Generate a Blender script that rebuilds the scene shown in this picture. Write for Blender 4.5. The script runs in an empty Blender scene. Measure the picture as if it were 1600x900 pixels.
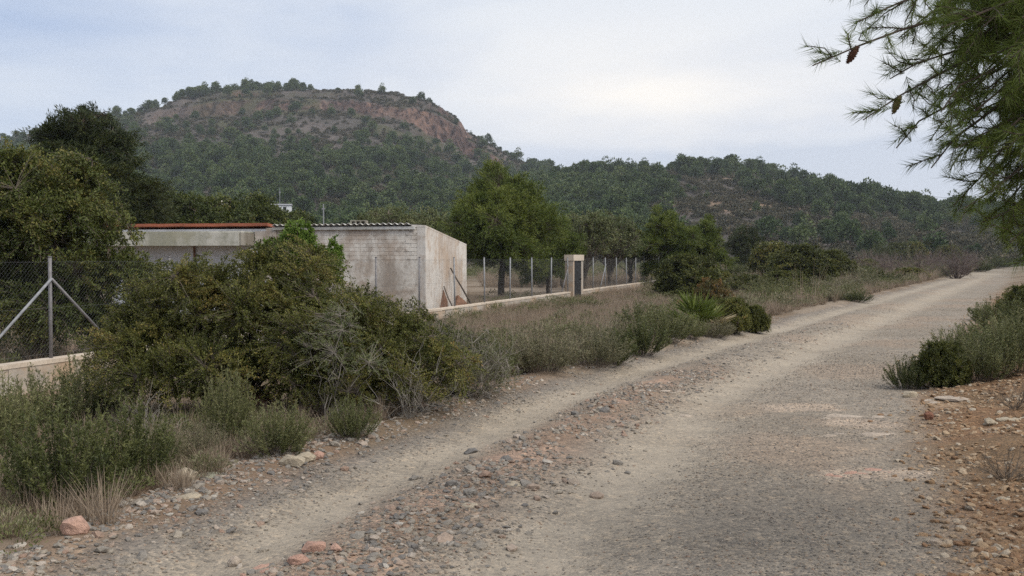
import bpy, math, random
import numpy as np
from mathutils import Vector, Matrix, Euler

SC = bpy.context.scene
COL = SC.collection
rad = math.radians

# ------------------------------------------------------------------ camera
F = 1505.0            # focal length in pixels of a 1600 px wide picture
EYE = 1.65
HORIZON = 403.0
cam_d = bpy.data.cameras.new('camera')
cam = bpy.data.objects.new('camera', cam_d); COL.objects.link(cam)
cam_d.sensor_width = 36.0
cam_d.lens = F / 1600.0 * 36.0
cam_d.clip_start = 0.05
cam_d.clip_end = 12000
cam.location = (0, 0, EYE)
cam.rotation_euler = (rad(90) - math.atan((450 - HORIZON) / F), 0, 0)
SC.camera = cam

# ------------------------------------------------------------------ sky and sun
SUN_AZ, SUN_EL = rad(122), rad(50)      # azimuth clockwise from the view direction
world = bpy.data.worlds.new('World'); SC.world = world; world.use_nodes = True
nt = world.node_tree; nt.nodes.clear()
def N(tree, t, **kw):
    n = tree.nodes.new(t)
    for k, v in kw.items():
        if hasattr(n, k): setattr(n, k, v)
    return n
def L(tree, a, b): tree.links.new(a, b)
sky = N(nt, 'ShaderNodeTexSky', sky_type='NISHITA', sun_disc=False, sun_elevation=SUN_EL, sun_rotation=SUN_AZ, air_density=1.0, dust_density=2.0)
tc = N(nt, 'ShaderNodeTexCoord')
mp = N(nt, 'ShaderNodeMapping'); mp.inputs['Scale'].default_value = (1.0, 1.0, 3.6); mp.inputs['Location'].default_value = (3.1, 0.4, 0.35)
L(nt, tc.outputs['Generated'], mp.inputs['Vector'])
n1 = N(nt, 'ShaderNodeTexNoise'); n1.inputs['Scale'].default_value = 1.7; n1.inputs['Detail'].default_value = 6; n1.inputs['Roughness'].default_value = 0.52; n1.inputs['Distortion'].default_value = 0.35
L(nt, mp.outputs['Vector'], n1.inputs['Vector'])
cr = N(nt, 'ShaderNodeValToRGB')
e = cr.color_ramp.elements
e[0].position = 0.36; e[0].color = (3.25, 3.95, 5.35, 1)
e[1].position = 0.66; e[1].color = (5.9, 6.1, 6.4, 1)
L(nt, n1.outputs['Fac'], cr.inputs['Fac'])
# the thin bright gap in the cloud and the soft grey bank below it
sep = N(nt, 'ShaderNodeSeparateXYZ'); L(nt, tc.outputs['Generated'], sep.inputs['Vector'])
def lobe(direction, sx, sz):
    """1 at a direction, falling to 0 over sx (sideways) and sz (height)"""
    d = Vector(direction).normalized()
    def ax(out, c, s):
        m = N(nt, 'ShaderNodeMath', operation='SUBTRACT'); L(nt, out, m.inputs[0]); m.inputs[1].default_value = c
        q = N(nt, 'ShaderNodeMath', operation='DIVIDE'); L(nt, m.outputs[0], q.inputs[0]); q.inputs[1].default_value = s
        p = N(nt, 'ShaderNodeMath', operation='POWER'); 
        mm = N(nt, 'ShaderNodeMath', operation='MULTIPLY'); L(nt, q.outputs[0], mm.inputs[0]); L(nt, q.outputs[0], mm.inputs[1])
        return mm.outputs[0]
    a = ax(sep.outputs['X'], d.x, sx); b = ax(sep.outputs['Z'], d.z, sz); c = ax(sep.outputs['Y'], d.y, 0.6)
    s = N(nt, 'ShaderNodeMath', operation='ADD'); L(nt, a, s.inputs[0]); L(nt, b, s.inputs[1])
    s2 = N(nt, 'ShaderNodeMath', operation='ADD'); L(nt, s.outputs[0], s2.inputs[0]); L(nt, c, s2.inputs[1])
    m = N(nt, 'ShaderNodeMath', operation='MULTIPLY'); L(nt, s2.outputs[0], m.inputs[0]); m.inputs[1].default_value = -1
    x = N(nt, 'ShaderNodeMath', operation='EXPONENT'); L(nt, m.outputs[0], x.inputs[0])
    return x.outputs[0]
n2 = N(nt, 'ShaderNodeTexNoise'); n2.inputs['Scale'].default_value = 5.0; n2.inputs['Detail'].default_value = 5
L(nt, mp.outputs['Vector'], n2.inputs['Vector'])
g1 = lobe((0.15, 1, 0.165), 0.24, 0.06)
gm = N(nt, 'ShaderNodeMath', operation='MULTIPLY', use_clamp=True); L(nt, g1, gm.inputs[0]); L(nt, n2.outputs['Fac'], gm.inputs[1])
gk = N(nt, 'ShaderNodeMath', operation='MULTIPLY', use_clamp=True); L(nt, gm.outputs[0], gk.inputs[0]); gk.inputs[1].default_value = 1.7; gm = gk
mx = N(nt, 'ShaderNodeMix', data_type='RGBA'); L(nt, gm.outputs[0], mx.inputs[0]); L(nt, cr.outputs['Color'], mx.inputs[6]); mx.inputs[7].default_value = (7.6, 7.2, 6.7, 1)
g2 = lobe((0.30, 1, 0.085), 0.34, 0.042)
n3 = N(nt, 'ShaderNodeTexNoise'); n3.inputs['Scale'].default_value = 9.0; n3.inputs['Detail'].default_value = 6; L(nt, mp.outputs['Vector'], n3.inputs['Vector'])
k2 = N(nt, 'ShaderNodeMath', operation='MULTIPLY'); L(nt, g2, k2.inputs[0]); L(nt, n3.outputs['Fac'], k2.inputs[1])
r2 = N(nt, 'ShaderNodeMapRange'); r2.inputs['From Min'].default_value = 0.18; r2.inputs['From Max'].default_value = 0.34; L(nt, k2.outputs[0], r2.inputs['Value'])
mb = N(nt, 'ShaderNodeMix', data_type='RGBA'); L(nt, r2.outputs[0], mb.inputs[0]); L(nt, mx.outputs[2], mb.inputs[6]); mb.inputs[7].default_value = (4.5, 4.85, 5.6, 1); mx = mb
mn = N(nt, 'ShaderNodeMix', data_type='RGBA'); mn.inputs[0].default_value = 0.9
L(nt, sky.outputs['Color'], mn.inputs[6]); L(nt, mx.outputs[2], mn.inputs[7])
bg = N(nt, 'ShaderNodeBackground'); bg.inputs['Strength'].default_value = 0.1
wo = N(nt, 'ShaderNodeOutputWorld')
L(nt, mn.outputs[2], bg.inputs['Color']); L(nt, bg.outputs[0], wo.inputs['Surface'])

sun_d = bpy.data.lights.new('sun', 'SUN'); sun_d.energy = 2.3; sun_d.angle = rad(50); sun_d.color = (1.0, 0.93, 0.82)
sun = bpy.data.objects.new('sun', sun_d); COL.objects.link(sun)
sdir = Vector((math.sin(SUN_AZ) * math.cos(SUN_EL), math.cos(SUN_AZ) * math.cos(SUN_EL), math.sin(SUN_EL)))
sun.rotation_euler = sdir.to_track_quat('Z', 'Y').to_euler()
sun.location = (20, 10, 40)

vs = SC.view_settings
vs.view_transform = 'Standard'; vs.look = 'None'; vs.exposure = 0.6; vs.gamma = 1.0; vs.use_curve_mapping = False
cy = SC.cycles
cy.max_bounces = 6; cy.diffuse_bounces = 3; cy.glossy_bounces = 2; cy.transmission_bounces = 4; cy.transparent_max_bounces = 4; cy.volume_bounces = 0
cy.use_denoising = False
cy.use_adaptive_sampling = True; cy.adaptive_threshold = 0.014

# ------------------------------------------------------------------ number helpers
def hash2(ix, iy, seed):
    h = (ix.astype(np.int64) * 374761393 + iy.astype(np.int64) * 668265263 + seed * 1274126177) & 0x7fffffff
    h = ((h ^ (h >> 13)) * 1103515245) & 0x7fffffff
    h = (h ^ (h >> 16)) & 0xffff
    return h / 65535.0
def vnoise(x, y, s=1.0, seed=0):
    x = np.asarray(x, float) / s; y = np.asarray(y, float) / s
    ix = np.floor(x); iy = np.floor(y); fx = x - ix; fy = y - iy
    fx = fx * fx * (3 - 2 * fx); fy = fy * fy * (3 - 2 * fy)
    a = hash2(ix, iy, seed); b = hash2(ix + 1, iy, seed); c = hash2(ix, iy + 1, seed); d = hash2(ix + 1, iy + 1, seed)
    return (a + (b - a) * fx) * (1 - fy) + (c + (d - c) * fx) * fy
def fbm(x, y, s=1.0, seed=0, o=4):
    t = 0; a = 0.5; n = 0
    for i in range(o):
        t = t + a * vnoise(x, y, s / 2 ** i, seed + 17 * i); n += a; a *= 0.5
    return t / n
def sstep(a, b, x):
    t = np.clip((np.asarray(x, float) - a) / (b - a), 0, 1)
    return t * t * (3 - 2 * t)
def bump(x, c, w): return np.exp(-((x - c) / w) ** 2)
def norm(v): return v / np.maximum(np.linalg.norm(v, axis=-1, keepdims=True), 1e-9)

# ------------------------------------------------------------------ the lie of the land
W = 4.4
_ky = [-300, -40, -10, 0, 5, 8.4, 12.6, 18, 25.6, 43.6, 60, 113, 200, 400, 3000]
_kx = [-106, -16, -6.6, -3.9, -2.3, -1.15, 0.45, 3.2, 7.3, 16.9, 25.7, 54.3, 103, 216, 1700]
_yy = np.concatenate([np.linspace(-300, 200, 5001), np.linspace(201, 3000, 2800)])
_xx = np.interp(_yy, _ky, _kx)
_k = np.ones(41) / 41
_xs = _xx.copy(); _m = 5001
_xs[:_m] = np.convolve(np.pad(_xx[:_m], 20, mode='edge'), _k, 'valid')
_sl = np.gradient(_xs, _yy)
def road_u(x, y):
    """distance to the right of the road's edge nearest the fence"""
    xl = np.interp(y, _yy, _xs); s = np.interp(y, _yy, _sl)
    return (np.asarray(x, float) - xl) / np.sqrt(1 + s * s)
FA, FB = 0.33, -11.257         # fence line x = FA*y + FB
FN = math.sqrt(1 + FA * FA)
def ground_h(x, y):
    x = np.asarray(x, float); y = np.asarray(y, float)
    u = road_u(x, y)
    un = u + 0.3 * (fbm(x, y, 1.3, 5) - 0.5)
    near = np.clip(1.0 - (y - 25) / 60, 0, 1)
    h = -0.23 * sstep(-0.2, -5.0, u)
    h = h + 0.06 * bump(un, -0.35, 0.35)
    h = h + (0.6 * sstep(W - 0.2, W + 3.6, u) + 0.22 * (fbm(x, y, 0.9, 31) - 0.45) * sstep(W - 0.2, W + 0.8, u)) 
    rd = sstep(-0.1, 0.3, un) * sstep(W + 0.3, W - 0.3, un)
    h = h - rd * near * (0.065 * bump(un, 0.55, 0.32) + 0.07 * bump(un, 2.3, 0.40) - 0.03 * bump(un, 1.3, 0.3))
    h = h + rd * near * (0.05 * bump(un, 1.25, 0.38) * (fbm(x, y, 0.35, 41, 3) - 0.35))
    h = h + 0.022 * (fbm(x, y, 0.28, 51, 3) - 0.5) * near * (1 - 0.55 * rd)
    h = h + 0.16 * (fbm(x, y, 3.0, 61, 3) - 0.5) * (1 - rd) * sstep(0.0, 2.5, np.maximum(-u, u - W))
    h = h + 0.35 * (fbm(x, y, 40.0, 71, 2) - 0.5) * sstep(45, 120, y) * (1 - rd)
    return h
def g1(x, y): return float(ground_h(np.array([x]), np.array([y]))[0])

Y1, Y2 = 700.0, 480.0
def prof(px, py, Y):
    px = np.array(px, float); py = np.array(py, float)
    return (px - 800) / F * Y, (HORIZON - py) / F * Y
P1 = prof([-900, -500, -200, 0, 100, 160, 230, 300, 380, 470, 560, 620, 660, 700, 722, 732, 780, 800, 850, 900, 960, 1050, 1200, 1400, 1700, 2400],
          [330, 280, 232, 214, 196, 184, 166, 151, 143, 140, 140, 147, 156, 176, 190, 207, 232, 246, 262, 278, 296, 318, 338, 356, 372, 395], Y1)
P2 = prof([-600, 300, 640, 720, 800, 850, 900, 950, 1000, 1050, 1120, 1190, 1250, 1300, 1350, 1400, 1500, 1600, 1800, 2300],
          [402, 398, 372, 340, 300, 282, 276, 272, 267, 263, 262, 270, 282, 300, 310, 320, 330, 336, 350, 390], Y2)
def hill_h(x, y):
    x = np.asarray(x, float); y = np.asarray(y, float)
    wob = 28 * (fbm(x, y, 130, 3, 4) - 0.5)
    yy = y + wob
    # flat-topped hill
    yc = yy + 22 * (fbm(x, y * 0.2, 24, 15, 3) - 0.5) + 14 * (np.abs(vnoise(x, y * 0.15, 9, 18) - 0.5) + 0.5 * np.abs(vnoise(x, y * 0.15, 4.5, 28) - 0.5) - 0.3)
    r = np.interp(x * (Y1 / np.maximum(y, 430)) ** 0.35, P1[0], P1[1])
    t = (yy - 170) / (Y1 - 170); tcl = (yc - 170) / (Y1 - 170)
    S = np.interp(tcl, [-0.2, 0, 0.16, 0.4, 0.62, 0.8, 0.875, 0.895, 0.93, 0.945, 1.0, 1.25, 2.0], [-0.06, 0, 0.075, 0.25, 0.47, 0.66, 0.745, 0.89, 0.91, 0.975, 1.0, 1.03, 0.9])
    S0 = np.interp(t, [-0.2, 0, 0.16, 0.4, 0.62, 0.8, 0.9, 1.0, 1.25, 2.0], [-0.06, 0, 0.075, 0.25, 0.47, 0.70, 0.86, 1.0, 1.02, 0.9])
    cl = sstep(-300, -150, x) * sstep(20, -40, x) * (0.45 + 0.55 * sstep(0.3, 0.55, fbm(x, y * 0.2, 90, 12, 2)))
    h1 = r * (S0 + (S - S0) * cl)
    # lower ridge
    r2 = np.interp(x * (Y2 / np.maximum(y, 320)) ** 0.35, P2[0], P2[1])
    t2 = (yy - 150) / (Y2 - 150)
    S2 = np.interp(t2, [-0.2, 0, 0.18, 0.45, 0.7, 0.9, 1.0, 1.2, 1.7, 2.6], [-0.05, 0, 0.09, 0.33, 0.66, 0.92, 1.0, 0.97, 0.7, 0.3])
    h2 = r2 * S2
    k = 5.0
    h = np.logaddexp(h1 / k, h2 / k) * k - k * math.log(2) * np.exp(-np.maximum(np.maximum(h1, h2), 0) / 12)
    h = h + (fbm(x, y, 55, 9, 4) - 0.5) * 7.0 * sstep(200, 330, y)
    h = h + (fbm(x, y, 12, 19, 3) - 0.5) * 2.6 * sstep(220, 400, y)
    return h - 1.2
def land_h(x, y):
    x = np.asarray(x, float); y = np.asarray(y, float)
    g = ground_h(x, y)
    far = y > 145
    if np.any(far): g = np.where(far, np.maximum(g, hill_h(x, y)), g)
    return g
def lh(x, y): return float(land_h(np.array([x]), np.array([y]))[0])
def at(px, py, ymin=3.5, ymax=1000):
    """the point of the land seen at a picture position"""
    ys = np.exp(np.linspace(math.log(ymin), math.log(ymax), 4000))
    xs = (px - 800) / F * ys
    ray = EYE + (HORIZON - py) / F * ys
    g = land_h(xs, ys)
    hit = np.nonzero(g >= ray)[0]
    i = hit[0] if len(hit) else len(ys) - 1
    return float(xs[i]), float(ys[i]), float(g[i])

# ------------------------------------------------------------------ object helpers
def tag(o, label=None, cat=None, group=None, kind=None):
    if label: o['label'] = label
    if cat: o['category'] = cat
    if group: o['group'] = group
    if kind or cat: o['kind'] = kind or 'thing'
    return o
def empty(name, loc=(0, 0, 0), rz=0.0):
    o = bpy.data.objects.new(name, None); COL.objects.link(o)
    o.location = loc; o.rotation_euler = (0, 0, rz); o.empty_display_size = 0.2
    return o
def mesh_np(name, V, faces, tint=None, smooth=False, colors=None, extra=None):
    """faces: list of int arrays (n,3) or (n,4)"""
    me = bpy.data.meshes.new(name)
    V = np.asarray(V, np.float32)
    me.vertices.add(len(V)); me.vertices.foreach_set('co', V.ravel())
    faces = [np.asarray(f, np.int32) for f in faces if len(f)]
    loops = np.concatenate([f.ravel() for f in faces])
    tot = np.concatenate([np.full(len(f), f.shape[1], np.int32) for f in faces])
    st = np.concatenate([[0], np.cumsum(tot)[:-1]]).astype(np.int32)
    me.loops.add(len(loops)); me.loops.foreach_set('vertex_index', loops)
    me.polygons.add(len(tot)); me.polygons.foreach_set('loop_start', st); me.polygons.foreach_set('loop_total', tot)
    me.polygons.foreach_set('use_smooth', np.full(len(tot), bool(smooth)))
    me.update(calc_edges=True)
    if tint is not None:
        a = me.attributes.new('tint', 'FLOAT', 'POINT'); a.data.foreach_set('value', np.asarray(tint, np.float32))
    if colors is not None:
        a = me.attributes.new('soil', 'FLOAT_COLOR', 'POINT'); a.data.foreach_set('color', np.asarray(colors, np.float32).ravel())
    for k, v in (extra or {}).items():
        a = me.attributes.new(k, 'FLOAT', 'POINT'); a.data.foreach_set('value', np.asarray(v, np.float32))
    return me
def obj(name, me, mat=None, parent=None, col=None):
    o = bpy.data.objects.new(name, me); (col or COL).objects.link(o)
    if mat and not me.materials: me.materials.append(mat)
    if parent is not None: o.parent = parent
    return o
class Geo:
    def __init__(s): s.V = []; s.F3 = []; s.F4 = []; s.T = []; s.n = 0
    def add(s, V, F3=None, F4=None, t=0.5):
        V = np.asarray(V, float).reshape(-1, 3)
        if F3 is not None and len(F3): s.F3.append(np.asarray(F3, int) + s.n)
        if F4 is not None and len(F4): s.F4.append(np.asarray(F4, int) + s.n)
        s.V.append(V); s.T.append(np.broadcast_to(np.asarray(t, float), (len(V),))); s.n += len(V)
        return s
    def mesh(s, name, smooth=False):
        f = []
        if s.F3: f.append(np.concatenate(s.F3))
        if s.F4: f.append(np.concatenate(s.F4))
        return mesh_np(name, np.concatenate(s.V), f, np.concatenate(s.T), smooth)
    def box(s, lo, hi, jit=0.0, rng=None, t=0.5):
        x0, y0, z0 = lo; x1, y1, z1 = hi
        V = np.array([[x0, y0, z0], [x1, y0, z0], [x1, y1, z0], [x0, y1, z0], [x0, y0, z1], [x1, y0, z1], [x1, y1, z1], [x0, y1, z1]], float)
        if jit: V = V + (rng.random(V.shape) - 0.5) * jit
        return s.add(V, F4=[[0, 3, 2, 1], [4, 5, 6, 7], [0, 1, 5, 4], [1, 2, 6, 5], [2, 3, 7, 6], [3, 0, 4, 7]], t=t)
    def tube(s, pts, radii, sides=6, t=0.5, cap=True):
        P = np.asarray(pts, float); R = np.broadcast_to(np.asarray(radii, float), (len(P),))
        T = np.gradient(P, axis=0); T = norm(T)
        ref = np.array([0.31, 0.17, 0.93]) if abs(T[0, 2]) < 0.8 else np.array([1.0, 0.1, 0.0])
        A = norm(np.cross(T, ref)); B = np.cross(T, A)
        an = np.linspace(0, 2 * math.pi, sides, endpoint=False)
        V = P[:, None, :] + R[:, None, None] * (np.cos(an)[None, :, None] * A[:, None, :] + np.sin(an)[None, :, None] * B[:, None, :])
        n = len(P); i = np.arange(n - 1)[:, None] * sides; j = np.arange(sides)[None, :]; k = (j + 1) % sides
        q = np.stack([i + j, i + k, i + sides + k, i + sides + j], -1).reshape(-1, 4)
        f3 = None; VV = V.reshape(-1, 3)
        if cap:
            VV = np.vstack([VV, P[0], P[-1]]); c0 = n * sides; c1 = c0 + 1
            f3 = [[c0, (a + 1) % sides, a] for a in range(sides)] + [[c1, (n - 1) * sides + a, (n - 1) * sides + (a + 1) % sides] for a in range(sides)]
        return s.add(VV, F3=f3, F4=q, t=t)
    def tubes(s, P, r0, r1, t=0.5, sides=3):
        """many thin tubes at once: P (m,k,3)"""
        m, k, _ = P.shape
        T = norm(np.gradient(P, axis=1))
        ref = np.where(np.abs(T[:, :1, 2:3]) < 0.8, np.array([0.1, 0.2, 0.95]), np.array([1.0, 0.1, 0.0]))
        A = norm(np.cross(T, np.broadcast_to(ref, T.shape))); B = np.cross(T, A)
        rr = (np.broadcast_to(np.asarray(r0, float), (m,))[:, None] * (1 - np.linspace(0, 1, k))[None] + np.broadcast_to(np.asarray(r1, float), (m,))[:, None] * np.linspace(0, 1, k)[None])
        an = np.linspace(0, 2 * math.pi, sides, endpoint=False)
        V = P[:, :, None, :] + rr[:, :, None, None] * (np.cos(an)[None, None, :, None] * A[:, :, None, :] + np.sin(an)[None, None, :, None] * B[:, :, None, :])
        base = (np.arange(m) * k * sides)[:, None, None]; i = (np.arange(k - 1) * sides)[None, :, None]; j = np.arange(sides)[None, None, :]; jj = (j + 1) % sides
        q = np.stack([base + i + j, base + i + jj, base + i + sides + jj, base + i + sides + j], -1).reshape(-1, 4)
        tt = np.repeat(np.broadcast_to(np.asarray(t, float), (m,)), k * sides)
        return s.add(V.reshape(-1, 3), F4=q, t=tt)
    def leaves(s, P, D, ln, wd, rng, t=0.5, fold=0.25):
        """rhombic leaves, one quad each"""
        n = len(P); D = norm(D)
        R = rng.normal(size=(n, 3)); A = norm(np.cross(D, R)); B = np.cross(D, A)
        ln = np.broadcast_to(np.asarray(ln, float), (n,))[:, None]; wd = np.broadcast_to(np.asarray(wd, float), (n,))[:, None]
        mid = P + D * ln * 0.45 + B * wd * fold
        V = np.stack([P, mid + A * wd * 0.5, P + D * ln, mid - A * wd * 0.5], 1).reshape(-1, 3)
        i = np.arange(n)[:, None] * 4
        tt = np.repeat(np.broadcast_to(np.asarray(t, float), (n,)), 4)
        return s.add(V, F4=np.concatenate([i, i + 1, i + 2, i + 3], 1), t=tt)
    def needles(s, P, D, ln, wd, rng, t=0.5):
        n = len(P); D = norm(D)
        A = norm(np.cross(D, rng.normal(size=(n, 3))))
        ln = np.broadcast_to(np.asarray(ln, float), (n,))[:, None]
        V = np.stack([P - A * wd * 0.5, P + A * wd * 0.5, P + D * ln], 1).reshape(-1, 3)
        i = np.arange(n)[:, None] * 3
        tt = np.repeat(np.broadcast_to(np.asarray(t, float), (n,)), 3)
        return s.add(V, F3=np.concatenate([i, i + 1, i + 2], 1), t=tt)
def copy_tree(o, parent=None):
    c = o.copy(); COL.objects.link(c); c.parent = parent
    for ch in list(o.children): copy_tree(ch, c)
    return c

# ------------------------------------------------------------------ materials
def new_mat(name):
    m = bpy.data.materials.new(name); m.use_nodes = True
    t = m.node_tree; t.nodes.clear()
    out = t.nodes.new('ShaderNodeOutputMaterial')
    return m, t, out
def math_node(t, op, a, b=None):
    n = N(t, 'ShaderNodeMath', operation=op)
    for k, v in ((0, a), (1, b)):
        if v is None: continue
        if isinstance(v, (int, float)): n.inputs[k].default_value = v
        else: L(t, v, n.inputs[k])
    return n.outputs[0]
def ramp(t, fac, stops):
    n = N(t, 'ShaderNodeValToRGB'); el = n.color_ramp.elements
    while len(el) < len(stops): el.new(0.5)
    for q, (p, c) in zip(el, stops): q.position = p; q.color = (*c, 1)
    L(t, fac, n.inputs['Fac']); return n.outputs['Color']
def noise(t, vec, scale, detail=4, rough=0.55, out='Fac'):
    n = N(t, 'ShaderNodeTexNoise'); n.inputs['Scale'].default_value = scale; n.inputs['Detail'].default_value = detail; n.inputs['Roughness'].default_value = rough
    if vec is not None: L(t, vec, n.inputs['Vector'])
    return n.outputs[out]
def mixc(t, fac, a, b, mode='MIX'):
    n = N(t, 'ShaderNodeMix', data_type='RGBA', blend_type=mode)
    for k, v in ((0, fac), (6, a), (7, b)):
        if isinstance(v, (int, float)): n.inputs[k].default_value = v
        elif isinstance(v, tuple): n.inputs[k].default_value = (*v, 1)
        else: L(t, v, n.inputs[k])
    return n.outputs[2]
def objco(t):
    return N(t, 'ShaderNodeTexCoord').outputs['Object']
def bumpn(t, h, strength, dist):
    b = N(t, 'ShaderNodeBump'); b.inputs['Strength'].default_value = strength; b.inputs['Distance'].default_value = dist
    L(t, h, b.inputs['Height']); return b.outputs['Normal']
def leaf_mat(name, stops, trans=0.25, rough=0.55, obj_var=0.25, spec=0.3, gain=1.15):
    m, t, out = new_mat(name)
    at_ = N(t, 'ShaderNodeAttribute'); at_.attribute_name = 'tint'
    oi = N(t, 'ShaderNodeObjectInfo')
    v = math_node(t, 'ADD', at_.outputs['Fac'], math_node(t, 'MULTIPLY', math_node(t, 'SUBTRACT', oi.outputs['Random'], 0.5), obj_var))
    c = ramp(t, v, [(q_, tuple(x_ * gain for x_ in c_)) for q_, c_ in stops])
    p = N(t, 'ShaderNodeBsdfPrincipled'); L(t, c, p.inputs['Base Color']); p.inputs['Roughness'].default_value = rough; p.inputs['Specular IOR Level'].default_value = spec
    if trans:
        tr = N(t, 'ShaderNodeBsdfTranslucent'); L(t, c, tr.inputs['Color'])
        mxs = N(t, 'ShaderNodeMixShader'); mxs.inputs[0].default_value = trans
        L(t, p.outputs[0], mxs.inputs[1]); L(t, tr.outputs[0], mxs.inputs[2]); L(t, mxs.outputs[0], out.inputs['Surface'])
    else: L(t, p.outputs[0], out.inputs['Surface'])
    return m
def rough_mat(name, c0, c1, scale=6, rough=0.9, bs=0.4, bd=0.01, c2=None, scale2=30, obj_var=0.0, metallic=0.0):
    m, t, out = new_mat(name); v = objco(t)
    f = noise(t, v, scale, 5, 0.6)
    c = ramp(t, f, [(0.32, c0), (0.68, c1)])
    if c2: c = mixc(t, ramp(t, noise(t, v, scale2, 3), [(0.5, (0, 0, 0)), (0.68, (1, 1, 1))]), c, c2)
    if obj_var:
        oi = N(t, 'ShaderNodeObjectInfo'); hsv = N(t, 'ShaderNodeHueSaturation')
        L(t, math_node(t, 'ADD', math_node(t, 'MULTIPLY', oi.outputs['Random'], obj_var), 1 - obj_var * 0.5), hsv.inputs['Value']); L(t, c, hsv.inputs['Color']); c = hsv.outputs[0]
    p = N(t, 'ShaderNodeBsdfPrincipled'); L(t, c, p.inputs['Base Color']); p.inputs['Roughness'].default_value = rough; p.inputs['Specular IOR Level'].default_value = 0.25; p.inputs['Metallic'].default_value = metallic
    if bs: L(t, bumpn(t, noise(t, v, scale * 4, 6, 0.65), bs, bd), p.inputs['Normal'])
    L(t, p.outputs[0], out.inputs['Surface'])
    return m

LENTISK = leaf_mat('lentisk_leaf', [(0.0, (0.035, 0.042, 0.010)), (0.45, (0.092, 0.098, 0.022)), (0.8, (0.17, 0.15, 0.04)), (1.0, (0.24, 0.145, 0.055))], 0.25, gain=1.35)
SPROUT = leaf_mat('sprout_leaf', [(0.0, (0.06, 0.105, 0.015)), (0.6, (0.14, 0.21, 0.035)), (1.0, (0.20, 0.26, 0.055))], 0.3)
CAROB = leaf_mat('carob_leaf', [(0.0, (0.026, 0.038, 0.009)), (0.5, (0.058, 0.074, 0.017)), (0.85, (0.10, 0.112, 0.025)), (1.0, (0.15, 0.13, 0.035))], 0.22)
OLIVE = leaf_mat('olive_leaf', [(0.0, (0.045, 0.06, 0.02)), (0.5, (0.10, 0.118, 0.045)), (1.0, (0.18, 0.185, 0.085))], 0.2)
PINE = leaf_mat('pine_needle', [(0.0, (0.032, 0.052, 0.009)), (0.5, (0.076, 0.104, 0.018)), (1.0, (0.15, 0.172, 0.034))], 0.25)
DARKPINE = leaf_mat('dark_pine_needle', [(0.0, (0.012, 0.02, 0.006)), (0.5, (0.03, 0.042, 0.01)), (1.0, (0.07, 0.075, 0.018))], 0.2)
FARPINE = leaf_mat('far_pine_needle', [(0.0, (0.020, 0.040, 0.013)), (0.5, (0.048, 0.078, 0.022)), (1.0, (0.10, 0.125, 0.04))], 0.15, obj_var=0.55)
SCRUB = leaf_mat('scrub_leaf', [(0.0, (0.035, 0.036, 0.018)), (0.5, (0.075, 0.07, 0.038)), (1.0, (0.14, 0.11, 0.07))], 0.15, obj_var=0.7)
NEARPINE = leaf_mat('near_pine_needle', [(0.0, (0.05, 0.075, 0.012)), (0.5, (0.11, 0.15, 0.03)), (1.0, (0.20, 0.22, 0.06))], 0.35)
ROSEMARY = leaf_mat('rosemary_leaf', [(0.0, (0.045, 0.055, 0.016)), (0.5, (0.10, 0.112, 0.038)), (1.0, (0.19, 0.185, 0.085))], 0.2)
GREYHERB = leaf_mat('grey_herb_leaf', [(0.0, (0.075, 0.075, 0.036)), (0.5, (0.15, 0.145, 0.078)), (1.0, (0.25, 0.22, 0.14))], 0.2)
GREENHERB = leaf_mat('green_herb_leaf', [(0.0, (0.03, 0.04, 0.012)), (0.5, (0.066, 0.079, 0.024)), (1.0, (0.125, 0.13, 0.045))], 0.22)
RUSTLEAF = leaf_mat('rust_leaf', [(0.0, (0.05, 0.055, 0.015)), (0.35, (0.10, 0.09, 0.028)), (0.6, (0.17, 0.105, 0.035)), (1.0, (0.23, 0.11, 0.04))], 0.25)
PALM = leaf_mat('palm_leaf', [(0.0, (0.06, 0.085, 0.015)), (0.6, (0.12, 0.15, 0.03)), (0.85, (0.22, 0.19, 0.08)), (1.0, (0.34, 0.28, 0.17))], 0.2)
DRYGRASS = leaf_mat('dry_grass', [(0.0, (0.14, 0.105, 0.075)), (0.5, (0.25, 0.195, 0.145)), (1.0, (0.36, 0.295, 0.22))], 0.25, 0.8, spec=0.1)
DEADTWIG = leaf_mat('dead_twig', [(0.0, (0.10, 0.085, 0.07)), (0.5, (0.20, 0.18, 0.155)), (1.0, (0.33, 0.31, 0.27))], 0, 0.9, spec=0.1)
BARK = rough_mat('bark', (0.045, 0.034, 0.026), (0.12, 0.095, 0.075), 9, 0.95, 0.8, 0.02)
TWIG = rough_mat('twig_bark', (0.07, 0.055, 0.042), (0.15, 0.125, 0.10), 12, 0.95, 0, 0)
GALV = rough_mat('galvanised_steel', (0.17, 0.175, 0.185), (0.28, 0.285, 0.295), 14, 0.6, 0, 0)
GALVDARK = rough_mat('weathered_steel', (0.13, 0.125, 0.13), (0.22, 0.21, 0.21), 14, 0.6, 0, 0, metallic=0.2)
WIRE = rough_mat('fence_wire', (0.09, 0.092, 0.095), (0.15, 0.155, 0.16), 5, 0.7, 0, 0)

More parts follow.
